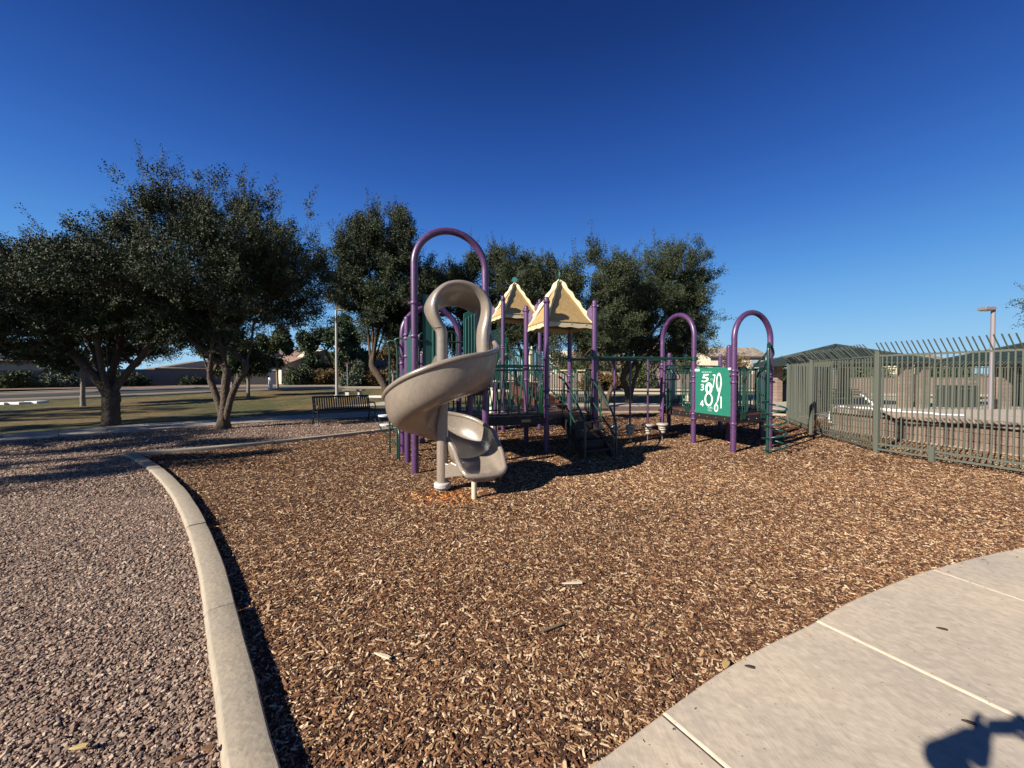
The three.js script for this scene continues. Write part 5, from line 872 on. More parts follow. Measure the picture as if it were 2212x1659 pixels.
// ------------------------------------------------------------------ boundary walls and houses
function blockMat(rgb, seed, rep = 1) { // split face block, courses of 20 cm in v metres
  return M(rgb, 0.95, { map: tex(512, (i, x, y) => { const k = 0.78 + nB[i] * 0.3 + (nC[i] - 0.5) * 0.3; return [k, k, k]; }, 0.9), bumpMap: bumpMed, bumpScale: 0.02 });
}
const pinkBlock = [0.36, 0.25, 0.2], mWall = [blockMat([0.34, 0.245, 0.2], 1), blockMat([0.38, 0.27, 0.22], 2), blockMat([0.31, 0.22, 0.18], 3)], mDarkWall = blockMat([0.2, 0.17, 0.15], 4);
function wall(name, label, pts, h, mat, th = 0.2, bh = 0.4) {
  const g = thing(name, label, 'wall', V(pts[0][0], rise(...pts[0]), pts[0][1])), body = [], blocks = [], caps = [];
  for (let i = 0; i < pts.length - 1; i++) {
    const [x0, z0] = pts[i], [x1, z1] = pts[i + 1], L = Math.hypot(x1 - x0, z1 - z0), a = Math.atan2(z1 - z0, x1 - x0), y0 = Math.min(rise(x0, z0), rise(x1, z1)), cx = (x0 + x1) / 2, cz = (z0 + z1) / 2;
    body.push(boxGeo(L, h + 0.3, th, cx, y0 + h / 2 - 0.15, -cz, a)); caps.push(boxGeo(L + 0.02, 0.08, th + 0.08, cx, y0 + h + 0.04, -cz, a));
    const n = Math.round(L / bh), m = Math.round(h / 0.2); for (let j = 0; j < m; j++) for (let k = 0; k < n; k++) { const s = (k + 0.5 + (j % 2) * 0.5) * L / n; if (s > L - 0.1) continue; const q = (R0() - 0.5) * 0.012; blocks.push(boxGeo(L / n - 0.014, h / m - 0.014, th + 0.03 + q, x0 + (x1 - x0) * s / L, y0 + (j + 0.5) * h / m, -(z0 + (z1 - z0) * s / L), a)); }
  }
  const w = part(g, 'wall_core', body, M([0.16, 0.12, 0.1], 0.95)); part(g, 'block', blocks, mat, undefined, 'stuff'); part(g, 'cap', caps, mat); return g;
}
wall('boundary_wall', 'long dark grey boundary wall across the street at the left', [[-56, 30], [-44, 42], [-36, 48.5], [-28, 53.5], [-18, 58]], 1.9, mDarkWall, 0.2, 0.8);
wall('boundary_wall', 'pinkish block boundary wall behind the play structure', [[-9, 55], [2, 50], [12, 47.5], [30, 47], [60, 47.5]], 1.75, mWall[0], 0.2, 0.8);
for (const [X, label] of [[11.6, 'stone faced wall pillar left of the round bush'], [27.2, 'stone faced wall pillar seen behind the corkscrew climber'], [40, 'stone faced wall pillar seen left of the first shelter pillar'], [52, 'stone faced wall pillar between the shelter pillars']]) {
  const Z = X < 30 ? 46.6 : 46.4, y0 = rise(X, Z), g = thing('wall_pillar', label, 'pillar', V(X, y0, Z)), r = rng(X * 10), st = [];
  part(g, 'core', boxGeo(0.9, 2.0, 0.7, X, y0 + 1.0, -Z), M([0.2, 0.16, 0.11], 0.95));
  for (let j = 0; j < 7; j++) for (let k = 0; k < 3; k++) { const w = 0.26 + r() * 0.06; part(g, 'stone', boxGeo(w, 0.25, 0.76 + r() * 0.06, X + (k - 1) * 0.3 + (j % 2 - 0.5) * 0.05, y0 + 0.14 + j * 0.275, -Z, 0, 0.03), [M([0.42, 0.33, 0.2], 0.95), M([0.36, 0.28, 0.17], 0.95), M([0.48, 0.39, 0.25], 0.95)][(r() * 3) | 0]); }
  part(g, 'cap', boxGeo(1.05, 0.1, 0.9, X, y0 + 2.06, -Z), mWall[1]);
}
const tileMat = (rgb) => M([1, 1, 1], 0.9, { map: tex(512, (i, x, y) => { const cx = (x / 21) | 0, cy = (y / 21) | 0, h = Math.abs(Math.sin(cx * 12.9 + cy * 78.2) * 43758.5) % 1, k = (0.75 + h * 0.4) * ((y % 21) < 3 ? 0.6 : 1) * (0.9 + nC[i] * 0.2); return [rgb[0] * k, rgb[1] * k * (1 - h * 0.06), rgb[2] * k * (1 - h * 0.1)]; }, 0.12) });
const roofA = tileMat(S3(136, 112, 100)), roofB = tileMat(S3(148, 124, 110)), roofC = tileMat(S3(150, 140, 128));
const stucco = M([0.62, 0.53, 0.4], 0.95, { bumpMap: bumpFine, bumpScale: 0.004 }), stuccoW = M([0.66, 0.6, 0.48], 0.95), stuccoB = M([0.2, 0.145, 0.11], 0.95), stuccoG = M([0.3, 0.26, 0.22], 0.95);
const winM = new THREE.MeshStandardMaterial({ color: new THREE.Color().setRGB(0.3, 0.34, 0.36), roughness: 0.25, side: THREE.DoubleSide });
// gable roof house: w along its length, d across, turned by a
function house(label, X, Z, w, d, wh, rh, a, wallM, roofM, opt = {}) {
  const y0 = rise(X, Z), g = thing('house', label, 'house', V(X, y0, Z)), T = (geos) => { const q = merge(geos); q.rotateY(a); q.translate(X, y0, -Z); return q; };
  const gab = (e) => { const s = new THREE.Shape(); s.moveTo(-d / 2 - e, 0); s.lineTo(d / 2 + e, 0); s.lineTo(0, rh * (1 + e / (d / 2))); s.closePath(); return s; };
  const gw = new THREE.ExtrudeGeometry(gab(0), { depth: w, bevelEnabled: false }); gw.rotateY(Math.PI / 2); gw.translate(-w / 2, wh, 0);
  part(g, 'wall', T([boxGeo(w, wh, d, 0, wh / 2, 0), gw]), wallM);
  const hip = opt.hip ? Math.min(d / 2, w / 2.2) : 0, e = 0.45, P = (x, y, z) => new THREE.Vector3(x, y, z), yr = wh + rh + 0.1, ye = wh - e * rh / (d / 2) + 0.1, W = w / 2 + e, D = d / 2 + e;
  const pl = (q) => { const n = loft([[q[0], q[1]], [q[3], q[2]]]), U = n.attributes.uv; const l = q[0].distanceTo(q[1]), m = q[0].distanceTo(q[3]); [[0, 0], [l, 0], [0, m], [l, m]].forEach(([u, v], i) => U.setXY(i, u, v)); return n; };
  const planes = [[P(-W, ye, D), P(W, ye, D), P(W - hip, yr, 0), P(-W + hip, yr, 0)], [P(W, ye, -D), P(-W, ye, -D), P(-W + hip, yr, 0), P(W - hip, yr, 0)]]; if (hip) planes.push([P(W, ye, D), P(W, ye, -D), P(W - hip, yr, 0), P(W - hip, yr, 0)], [P(-W, ye, -D), P(-W, ye, D), P(-W + hip, yr, 0), P(-W + hip, yr, 0)]);
  const roof = part(g, 'roof', T(planes.map(pl)), roofM);
  part(roof, 'fascia', T([boxGeo(2 * W, 0.18, 0.06, 0, ye - 0.1, D), boxGeo(2 * W, 0.18, 0.06, 0, ye - 0.1, -D), ...(hip ? [boxGeo(0.06, 0.18, 2 * D, W, ye - 0.1, 0), boxGeo(0.06, 0.18, 2 * D, -W, ye - 0.1, 0)] : [])]), opt.fascia ?? M([0.12, 0.09, 0.07], 0.9));
  for (const [u, t] of opt.vents ?? []) part(roof, 'vent', T([boxGeo(0.2, 0.5, 0.2, u, yr - t * rh + 0.2, t * d / 2)]), stuccoW);
  for (const [u, v, ww, hh] of opt.win ?? []) { const f = part(g, 'window', T([boxGeo(ww + 0.2, hh + 0.2, 0.1, u, v, d / 2 + 0.02)]), stuccoW); for (const k of [-1, 1]) part(f, 'pane', T([boxGeo(ww / 2 - 0.05, hh, 0.06, u + k * ww / 4, v, d / 2 + 0.06)]), winM); }
  return g;
}
house('two storey cream house with grey brown roof behind the green number panel', 33.2, 60, 8, 7, 4.5, 1.35, -0.02, stucco, roofC, { win: [[-1.6, 3.3, 1.9, 1.4], [2.6, 3.3, 1.4, 1.4], [-1.6, 1.0, 1.9, 1.0]], vents: [[-2.2, 0.3], [0.4, 0.2]] });
house('dark brown gabled house left of the panel deck, behind the pink wall', 22.5, 60, 10, 8, 3.0, 3.4, Math.PI / 2 - 0.2, stuccoB, roofA, {});
house('low house with pinkish roof behind the wide oak', 12, 62, 12, 9, 3.0, 2.6, 0.1, stucco, roofB, { hip: 1, win: [[1, 1.6, 1.8, 1.2]] });
house('cream house with brown tiled roof left of the tall dense tree', -35, 62, 15, 11, 3.0, 2.3, -0.5, stucco, roofA, { hip: 1, win: [[-3, 1.9, 1.6, 1], [2, 1.9, 1.6, 1]] });
house('small cream garage wing with pink tiled roof in front of the brown tiled house', -31.8, 55, 5.5, 6, 2.6, 1.2, -0.45, stucco, roofB, { win: [[0, 2.0, 1.4, 0.9]] });
house('long tan roofed house right of the tall dense tree', -19.5, 64, 13, 10, 2.9, 2.6, -0.35, stucco, roofB, { hip: 1 });
house('shaded house with slatted roof edge behind the leftmost oak', -58, 48, 13, 10, 3.0, 2.6, -0.75, stuccoG, roofA, { hip: 1 });
house('house with pale roof between the two big oaks, low behind the wall', -48, 58, 10, 9, 2.3, 1.1, -0.7, stuccoG, roofC, { hip: 1 });
house('dark slate roofed house right of the pale roofed house', -41, 60, 9, 9, 3.4, 3.0, -0.6, stuccoG, M([0.05, 0.06, 0.075], 0.9), { hip: 1 });
house('distant house with tan roof between the two shelter roofs', 70.5, 68, 7, 6, 4.3, 1.1, 0.2, stucco, roofC, {});
{ // cream picnic shade frame showing over the pink wall
  const X = 7.6, Z = 49.5, g = thing('shade_frame', 'cream timber shade frame just above the pink wall, right of the nearer roof', 'shade frame', V(X, rise(X, Z), Z)), y = 2.45;
  part(g, 'beam', boxGeo(4.6, 0.16, 0.3, X, y, -Z), MAT.cream); for (const k of [-1.9, 0.2, 1.9]) part(g, 'leg', boxGeo(0.22, y, 0.22, X + k, y / 2, -Z), MAT.cream); part(g, 'shelf', boxGeo(4.0, 0.1, 0.3, X, y - 0.45, -Z), MAT.cream);
}

// ------------------------------------------------------------------ fence, raised deck, shelters at the right
function picketFence(name, label, pts, h, out, step, sq, posts) {
  const g = thing(name, label, 'fence', V(pts[0][0], 0, pts[0][1]));
  const pk = new THREE.BoxGeometry(sq, h - 0.16, sq); // one upright with its bent top, shared
  const topG = rodGeo(new THREE.Vector3(0, 0, 0), new THREE.Vector3(0.22, 0.25, 0), sq * 0.6, 6), one = merge([boxGeo(sq, h - 0.14, sq, 0, (h - 0.14) / 2 + 0.14, 0), topG.translate(0, h - 0.02, 0)]);
  for (let i = 0; i < pts.length - 1; i++) {
    const [x0, z0] = pts[i], [x1, z1] = pts[i + 1], L = Math.hypot(x1 - x0, z1 - z0), a = Math.atan2(z1 - z0, x1 - x0), n = Math.max(2, Math.round(L / step[i])), ux = (x1 - x0) / L, uz = (z1 - z0) / L;
    for (const y of [h - 0.03, 0.21, 0.1]) part(g, 'rail', boxGeo(L - 0.06, 0.036, 0.03, (x0 + x1) / 2, y, -(z0 + z1) / 2, a), MAT.fence);
    for (let k = 1; k < n; k++) { const s = L * k / n, m = shade(new THREE.Mesh(one, MAT.fence)); m.name = 'picket'; m.position.set(x0 + ux * s, (R0() - 0.5) * 0.012, -(z0 + uz * s)); m.rotation.y = Math.atan2(out * ux, -out * uz) + (out > 0 ? 0 : 0) + Math.PI; m.rotation.z = (R0() - 0.5) * 0.012; offset(m, g); g.add(m); }
  }
  pts.forEach(([x, z], i) => { if (posts[i]) { const t = part(g, 'post', boxGeo(0.08, h + 0.06, 0.08, x, (h + 0.06) / 2, -z, 0.2, 0.006), MAT.fence); part(t, 'cap', boxGeo(0.09, 0.025, 0.09, x, h + 0.065, -z, 0.2, 0.006), MAT.fence); } });
  return g;
}
picketFence('pool_fence', 'tall grey green metal picket fence with bent tops at the right', fencePts, 2.09, 1, [0.11, 0.11, 0.082, 0.082, 0.1], 0.018, [1, 1, 1, 0, 1, 1]);
picketFence('pool_fence', 'farther grey green picket fence beyond the raised deck, seen through the near fence', [[9.5, 13.35], [13.5, 16.4], [18, 16.8], [22.5, 16.6], [27, 16.2]], 2.05, 1, [0.13, 0.13, 0.13, 0.13], 0.024, [0, 1, 1, 1, 1]);
{ // short post between fence corner and gap, with its ground bracket
  const P = [7.95, 7.25], g = thing('fence_stub', 'short metal stub joining the lower rails of the near fence', 'fence stub', V(P[0], 0, P[1])); part(g, 'stub', boxGeo(0.08, 0.3, 0.08, P[0], 0.15, -P[1], 0.2, 0.005), MAT.fence);
}
{ // raised deck of the pool, its block wall built block by block along the side facing the fence
  const top = 0.66, g = thing('raised_pool_deck', 'raised pool deck with tan block retaining wall behind the metal fence', 'pool deck', V(10.4, 0, 8));
  const poly = [...poolWall, [24, 1], [24, 11], [13, 11.4], [10.2, 12.05]];
  part(g, 'deck_top', slab(poly.map(([x, z]) => [x + 0.02, z]), top, 0.11, 0.01), MAT.cap);
  part(g, 'core', slab(poly.map(([x, z]) => [x + 0.08, z - 0.02]), top - 0.115, 0.6, 0), M([0.12, 0.085, 0.07], 0.95));
  const mats = [blockMat([0.31, 0.215, 0.16], 6), blockMat([0.34, 0.235, 0.18], 7), blockMat([0.285, 0.195, 0.145], 8)], r = rng(61);
  const side = [[10.2, 12.05], ...poolWall], B = new RoundedBoxGeometry(0.392, 0.186, 0.1, 1, 0.006);
  for (let i = 0; i < side.length - 1; i++) { const [x0, z0] = side[i], [x1, z1] = side[i + 1], L = Math.hypot(x1 - x0, z1 - z0), a = Math.atan2(z1 - z0, x1 - x0), n = Math.max(1, Math.round(L / 0.4));
    for (let j = 0; j < 3; j++) for (let k = 0; k < n; k++) { const s = (k + 0.5) * L / n, m = shade(new THREE.Mesh(B, mats[(r() * 3) | 0])); m.name = 'block'; m.position.set(x0 + (x1 - x0) * s / L + 0.055, 0.095 + j * 0.194 - 0.02, -(z0 + (z1 - z0) * s / L)); m.scale.x = (L / n - 0.008) / 0.392; m.rotation.y = a; m.position.x += (r() - 0.5) * 0.006; offset(m, g); g.add(m); } }
  const capM = blockMat([0.42, 0.32, 0.25], 9); 
  for (let i = 0; i < side.length - 1; i++) { const [x0, z0] = side[i], [x1, z1] = side[i + 1], L = Math.hypot(x1 - x0, z1 - z0), a = Math.atan2(z1 - z0, x1 - x0), n = Math.max(1, Math.round(L / 0.6)); for (let k = 0; k < n; k++) { const s = (k + 0.5) * L / n; part(g, 'coping', boxGeo(L / n - 0.008, 0.13, 0.3, x0 + (x1 - x0) * s / L + 0.05, top + 0.002 - 0.055, -(z0 + (z1 - z0) * s / L), a, 0.012), capM); } }
  const foot = part(g, 'footing', slab([[10.05, 12.2], ...poolWall.map(([x, z]) => [x - 0.16, z]), [12.2, 1], ...[...poolWall].reverse().map(([x, z]) => [x + 0.03, z]), [10.2, 12.3]], 0.035, 0.09, 0.008), MAT.kerb);
  // white edge line round the water and the pool water itself
  const pw = [[14.2, 9.9], [14.2, 7.4], [15.5, 5.2], [22, 4.6], [22.5, 10.4], [16, 10.6]];
  part(g, 'pool_edge', slab(pw, top + 0.05, 0.05, 0.008), M([0.6, 0.6, 0.55], 0.7)); part(g, 'pool_water', sheet(offset2([...pw, pw[0]], 0.0).slice(0, 6).map(([x, z]) => [17.2 + (x - 17.2) * 0.93, 8.2 + (z - 8.2) * 0.9]), top + 0.054), M([0.16, 0.24, 0.2], 0.15));
}
{ // white float ropes lying on the deck
  const mk = (label, pts, rad, beads) => { const L = smooth(pts.map((p) => V(...p)), 10), g = thing('float_rope', label, 'rope', L[0].clone()); part(g, 'rope', tube(L, rad, 8), M([0.7, 0.7, 0.68], 0.6)); if (beads) for (let i = 0; i < L.length; i += 4) { const s = new THREE.SphereGeometry(rad * 1.55, 10, 8); s.scale(1.3, 1, 1.3); s.translate(L[i].x, L[i].y, L[i].z); part(g, 'float', s, M([0.75, 0.75, 0.74], 0.55)); } return g; };
  mk('white float rope hanging over the left corner of the raised deck', [[9.62, 0.25, 11.6], [9.66, 0.5, 11.7], [9.9, 0.7, 11.7], [10.2, 0.7, 11.5], [10.4, 0.7, 11.2], [10.45, 0.7, 10.9], [10.7, 0.7, 10.6]], 0.022, true);
  mk('white float rope rising in a curve above the raised deck', [[10.5, 0.7, 10.7], [10.38, 0.73, 10.9], [10.22, 0.9, 10.95], [9.98, 1.12, 11.0]], 0.024, true);
  mk('loose white hose lying on the raised deck right of the big fence post', [[10.3, 0.69, 10.6], [10.4, 0.69, 10.3], [10.6, 0.69, 10.1], [10.75, 0.69, 9.7], [10.5, 0.69, 9.55], [10.95, 0.69, 9.3]], 0.018, false);
}
function shelter(label, X, Z, half, eave, apex, turn, pillars, ribs) {
  const y0 = 0.03, g = thing('park_shelter', label, 'shelter', V(X, y0, Z)), T = (x, y, z) => { const c = Math.cos(turn), s = Math.sin(turn); return V(X + x * c - z * s, y, Z + x * s + z * c); };
  const A = T(0, apex, 0), K = [[-1, -1], [1, -1], [1, 1], [-1, 1]].map(([a, b]) => T(a * half[0], eave, b * half[1])), metal = M([0.016, 0.032, 0.029], 0.75), metalD = M([0.013, 0.026, 0.024], 0.75);
  const roof = part(g, 'roof', K.map((k, i) => loft([[k, K[(i + 1) % 4]], [A, A]])).concat(K.map((k, i) => { const dn = new THREE.Vector3(0, -0.06, 0), b = K[(i + 1) % 4]; return loft([[k.clone().add(dn), b.clone().add(dn)], [A.clone().add(dn), A.clone().add(dn)]]); })), metal);
  for (let i = 0; i < 4; i++) { const a = K[i], b = K[(i + 1) % 4]; part(roof, 'fascia', (() => { const d = b.clone().sub(a), c = a.clone().add(b).multiplyScalar(0.5); return boxGeo(d.length() + 0.06, 0.22, 0.08, c.x, eave - 0.1, c.z, Math.atan2(-d.z, d.x)); })(), metalD);
    part(roof, 'ridge', rodGeo(a, A, 0.06, 6), metalD);
    for (let k = 1; k < ribs; k++) { const t = k / ribs, p = a.clone().lerp(b, t), u = Math.min(t, 1 - t) * 2, q = p.clone().lerp(A, u).clone(), e = t < 0.5 ? a.clone().lerp(A, u) : b.clone().lerp(A, u); rod(roof, 'seam', p.clone().add(new THREE.Vector3(0, 0.02, 0)), e.add(new THREE.Vector3(0, 0.02, 0)), 0.022, metalD); } }
  const bm = [0, 1, 2].map((i) => blockMat([[0.33, 0.235, 0.18], [0.36, 0.255, 0.2], [0.3, 0.21, 0.16]][i], 40 + i));
  for (const [px, pz, w] of pillars) {
    const c = T(px, 0, pz), p = part(g, 'pillar', boxGeo(w - 0.04, eave - 0.02, w - 0.04, c.x, (eave) / 2, c.z, turn), M([0.17, 0.12, 0.09], 0.95)), n = Math.round(eave / 0.2), r = rng(px * 7 + pz * 3 + 50);
    for (let j = 0; j < n; j++) { const hb = eave / n; for (const k of [-1, 1]) { const ww = w / 2 + (j % 2 ? 0.06 * k : -0.06 * k), cx = k < 0 ? -w / 2 + ww / 2 : w / 2 - ww / 2; const q = boxGeo(ww - 0.012, hb - 0.012, w + 0.004, 0, 0, 0); q.rotateY(turn); q.translate(c.x + Math.cos(turn) * cx, hb * (j + 0.5), c.z - Math.sin(turn) * cx); part(p, 'block', q, bm[(r() * 3) | 0]); } }
  }
  const cl = []; for (let i = 0; i < 4; i++) { const a = K[i], b = K[(i + 1) % 4]; cl.push(rodGeo(a.clone().lerp(A, 0.06).setY(eave - 0.05), b.clone().lerp(A, 0.06).setY(eave - 0.05), 0.1, 6)); } part(g, 'beam', cl, M([0.05, 0.045, 0.04], 0.8)); return g;
}
shelter('left park shelter with dark green metal hip roof on block pillars', 18.9, 22.5, [3.0, 2.8], 2.46, 3.5, 0, [[1.7, -2.35, 0.44], [2.6, -2.35, 0.42], [-1.9, 2.1, 0.36], [2.4, 2.2, 0.42]], 9);
shelter('right park shelter with dark green metal hip roof behind the fence', 30, 18.5, [6.1, 3.6], 2.44, 4.3, 0, [[-5.0, 1.2, 0.55], [-5.0, -2.8, 0.5], [-1.5, 3.0, 0.5], [5, 3, 0.5]], 16);
{ // things under the shelters
  const dark = M([0.03, 0.035, 0.033], 0.6);
  const tbl = (label, X, Z, a) => { const g = thing('picnic_table', label, 'picnic table', V(X, 0.03, Z), undefined), T = (q) => { q.rotateY(a); q.translate(X, 0.03, -Z); return q; };
    part(g, 'tabletop', T(boxGeo(1.8, 0.06, 0.75, 0, 0.74, 0, 0, 0.02)), dark); for (const k of [-1, 1]) { part(g, 'seat', T(boxGeo(1.8, 0.05, 0.28, 0, 0.44, 0.65 * k, 0, 0.015)), dark); part(g, 'leg', T(merge([boxGeo(0.07, 0.72, 0.07, 0.62 * k, 0.36, 0), boxGeo(0.06, 0.06, 1.4, 0.62 * k, 0.4, 0)])), dark); } };
  tbl('dark picnic table under the left shelter', 18.6, 21.6, 0.3); tbl('dark picnic table behind the left shelter', 22.4, 26, 0.2); tbl('dark picnic table under the right shelter at the right edge', 27.4, 20.2, 0.2); tbl('dark picnic table between the right shelter pillars', 24.6, 21.2, 0.4);
  const bin = (label, X, Z, w, h) => { const g = thing('barbecue_grill', label, 'grill', V(X, 0.03, Z)); part(g, 'body', boxGeo(w, h, 0.7, X, 0.03 + h / 2, -Z, 0.1, 0.04), dark); part(g, 'lid', boxGeo(w + 0.06, 0.12, 0.76, X, 0.05 + h + 0.06, -Z, 0.1, 0.04), dark); part(g, 'handle', boxGeo(w * 0.5, 0.03, 0.03, X, h, -Z + 0.4, 0.1), MAT.galv); return g; };
  bin('black grill counter right of the two shelter pillars', 23.4, 20.2, 1.6, 1.0); bin('dark grill counter beside the left shelter pillar', 18.2, 25.2, 1.0, 1.2);
  const b = thing('block_counter', 'pale block counter standing by the left shelter pillar', 'counter', V(17.9, 0.03, 23)); part(b, 'base', boxGeo(0.6, 0.75, 0.7, 17.9, 0.4, -23, 0.1, 0.01), mWall[1]); part(b, 'top', boxGeo(0.66, 0.05, 0.76, 17.9, 0.8, -23, 0.1, 0.01), MAT.cap);
  wall('shelter_wall', 'long pinkish block wall behind the shelters, seen through the fence', [[26, 33], [40, 33.5], [56, 34]], 1.5, mWall[1], 0.2, 0.8);
}
// ------------------------------------------------------------------ street furniture
function lightPole(label, X, Z, h, rad, mat, headDir, box) {
  const y0 = rise(X, Z), g = thing('light_pole', label, 'light pole', V(X, y0, Z));
  const p = new THREE.CylinderGeometry(rad * 0.75, rad, h, 16); p.translate(X, y0 + h / 2, -Z); part(g, 'pole', p, mat);
  const b = new THREE.CylinderGeometry(rad * 1.7, rad * 2, 0.25, 16); b.translate(X, y0 + 0.1, -Z); part(g, 'base', b, MAT.kerb);
  if (box) { part(g, 'lamp_head', boxGeo(box[0], box[1], 0.3, X + headDir * (box[0] / 2 + rad * 0.6), y0 + h - box[1] / 2, -Z, 0, 0.02), mat === MAT.polepurple ? M([0.2, 0.17, 0.17], 0.6) : M([0.3, 0.25, 0.2], 0.6)); part(g, 'lens', boxGeo(box[0] * 0.7, 0.03, 0.22, X + headDir * (box[0] / 2 + rad * 0.8), y0 + h - box[1] - 0.012, -Z), M([0.5, 0.5, 0.48], 0.3)); part(g, 'arm', rodGeo(V(X, y0 + h - box[1] / 2, Z), V(X + headDir * 0.2, y0 + h - box[1] / 2, Z), 0.04), mat); }
  return g;
}
lightPole('tall pale light pole on the lawn behind the bench, with a square lamp', -12.3, 27, 6.5, 0.1, MAT.pole, 1, [0.75, 0.36]);
lightPole('mauve light pole above the fence at the right with a flat lamp pointing left', 19.2, 15.4, 4.45, 0.085, MAT.polepurple, -1, [0.42, 0.13]);
lightPole('grey utility pole behind the panel deck rings', 12.2, 29, 5.2, 0.14, MAT.galv, 1, null);
{ const [X, Z] = [-22.1, 35.2], y0 = rise(X, Z), g = thing('bollard', 'white round post on the lawn below the street tree', 'post', V(X, y0, Z)), p = new THREE.CylinderGeometry(0.17, 0.17, 2.3, 18); p.translate(X, y0 + 1.1, -Z); part(g, 'shaft', p, MAT.white); const c = new THREE.SphereGeometry(0.17, 16, 8, 0, 6.3, 0, 1.57); c.scale(1, 0.4, 1); c.translate(X, y0 + 2.25, -Z); part(g, 'cap', c, MAT.white); }
{ const [X, Z] = [-18.4, 43], y0 = rise(X, Z), g = thing('sign_post', 'thin sign post by the far sidewalk, right of the tall light pole', 'sign', V(X, y0, Z)); part(g, 'pole', rodGeo(V(X, y0, Z), V(X, y0 + 2.6, Z), 0.05, 8), MAT.galv); part(g, 'plate', boxGeo(0.5, 0.5, 0.03, X, y0 + 2.5, -Z - 0.06, 0.5, 0.01), M([0.18, 0.05, 0.03], 0.6)); }
{ const [X, Z] = [-11.6, 28.2], y0 = rise(X, Z), g = thing('stone_bench', 'backless stone bench on the lawn right of the tall light pole', 'bench', V(X, y0, Z)); part(g, 'seat', boxGeo(1.6, 0.1, 0.5, X, y0 + 0.5, -Z, -0.2, 0.02), M([0.16, 0.14, 0.12], 0.9)); for (const k of [-1, 1]) { const s = new THREE.Shape(); s.moveTo(-0.22, 0); s.lineTo(0.22, 0); s.quadraticCurveTo(0.08, 0.22, 0.2, 0.45); s.lineTo(-0.2, 0.45); s.quadraticCurveTo(-0.08, 0.22, -0.22, 0); const e = new THREE.ExtrudeGeometry(s, { depth: 0.14, bevelEnabled: true, bevelSize: 0.01, bevelThickness: 0.01, bevelSegments: 1 }); e.translate(0, 0, -0.07); e.translate(0, 0, 0); e.rotateY(-0.2); e.translate(X + k * 0.5, y0, -Z + k * 0.1); part(g, 'leg', e, M([0.45, 0.42, 0.38], 0.9)); } }
for (const [px, py, w, label] of [[10, 870, 0.7, 'white flat stone on the lawn at the left edge'], [40, 869.5, 0.8, 'white flat stone on the lawn, second from the left edge'], [80, 868, 0.7, 'grey flat stone on the lawn in tree shade'], [742 + 70, 859, 1.0, 'pale flat stone on the lawn right of the stone bench']]) { const [X, Z] = ground(px, py, 0.1), y0 = rise(X, Z), g = thing('flat_stone', label, 'stone slab', V(X, y0, Z)); part(g, 'slab', slab([[X - w / 2, Z - 0.35], [X + w / 2, Z - 0.3], [X + w / 2 - 0.06, Z + 0.35], [X - w / 2 + 0.05, Z + 0.3]], y0 + 0.12, 0.2, 0.02), MAT.white); }
{ // black slatted bench seen from behind
  const c = [-5.62, 12.95], g = thing('park_bench', 'black metal slatted park bench facing the play structure, left of the slide', 'bench', V(c[0], 0.05, c[1])), ux = 0.76, uz = 0.65, fx = 0.65, fz = -0.76, y0 = 0.05;
  const P = (u, f, y) => V(c[0] + ux * u + fx * f, y0 + y, c[1] + uz * u + fz * f), W = 0.9;
  const back = (t) => P; const bl = -0.27, bt = -0.4; // back line: seat height to the top
  const top = part(g, 'top_rail', tube([P(-W - 0.02, bt - 0.005, 0.9), P(W + 0.02, bt - 0.005, 0.9)], 0.028, 10), MAT.black); part(g, 'back_rail', tube([P(-W, bl, 0.47), P(W, bl, 0.47)], 0.022, 8), MAT.black);
  for (let i = 0; i < 24; i++) { const u = -W + 0.04 + i * (2 * W - 0.08) / 23, a = P(u, bl, 0.46), b = P(u, bt, 0.89), s = loft([[P(u - 0.021, bl + 0.006, 0.46), P(u + 0.021, bl + 0.006, 0.46), P(u + 0.021, bl - 0.004, 0.46), P(u - 0.021, bl - 0.004, 0.46)], [P(u - 0.021, bl - 0.06, 0.7), P(u + 0.021, bl - 0.06, 0.7), P(u + 0.021, bl - 0.07, 0.7), P(u - 0.021, bl - 0.07, 0.7)], [P(u - 0.021, bt + 0.006, 0.89), P(u + 0.021, bt + 0.006, 0.89), P(u + 0.021, bt - 0.004, 0.89), P(u - 0.021, bt - 0.004, 0.89)]], true); part(g, 'back_slat', s, MAT.black);
    const q = loft([[P(u - 0.021, bl, 0.45), P(u + 0.021, bl, 0.45), P(u + 0.021, bl, 0.44), P(u - 0.021, bl, 0.44)], [P(u - 0.021, 0, 0.425), P(u + 0.021, 0, 0.425), P(u + 0.021, 0, 0.415), P(u - 0.021, 0, 0.415)], [P(u - 0.021, 0.22, 0.45), P(u + 0.021, 0.22, 0.45), P(u + 0.021, 0.22, 0.44), P(u - 0.021, 0.22, 0.44)]], true); part(g, 'seat_slat', q, MAT.black); }
  part(g, 'front_rail', tube([P(-W, 0.23, 0.44), P(W, 0.23, 0.44)], 0.022, 8), MAT.black);
  for (const k of [-1, 1]) { const u = k * (W + 0.01); part(g, 'end_frame', [tube(smooth([P(u, -0.42, 0), P(u, -0.3, 0.3), P(u, bl, 0.47), P(u, bt, 0.9)], 5), 0.024, 8), tube(smooth([P(u, 0.34, 0), P(u, 0.24, 0.2), P(u, 0.25, 0.44)], 5), 0.024, 8), tube([P(u, bl, 0.45), P(u, 0.25, 0.44)], 0.022, 8), tube(smooth([P(u, -0.3, 0.28), P(u, -0.03, 0.2), P(u, 0.24, 0.24)], 5), 0.018, 8)], MAT.black);
    part(g, 'armrest', tube(smooth([P(u, -0.33, 0.66), P(u, 0.0, 0.68), P(u, 0.22, 0.66), P(u, 0.29, 0.57), P(u, 0.25, 0.44)], 6), 0.022, 8), MAT.black); }
}
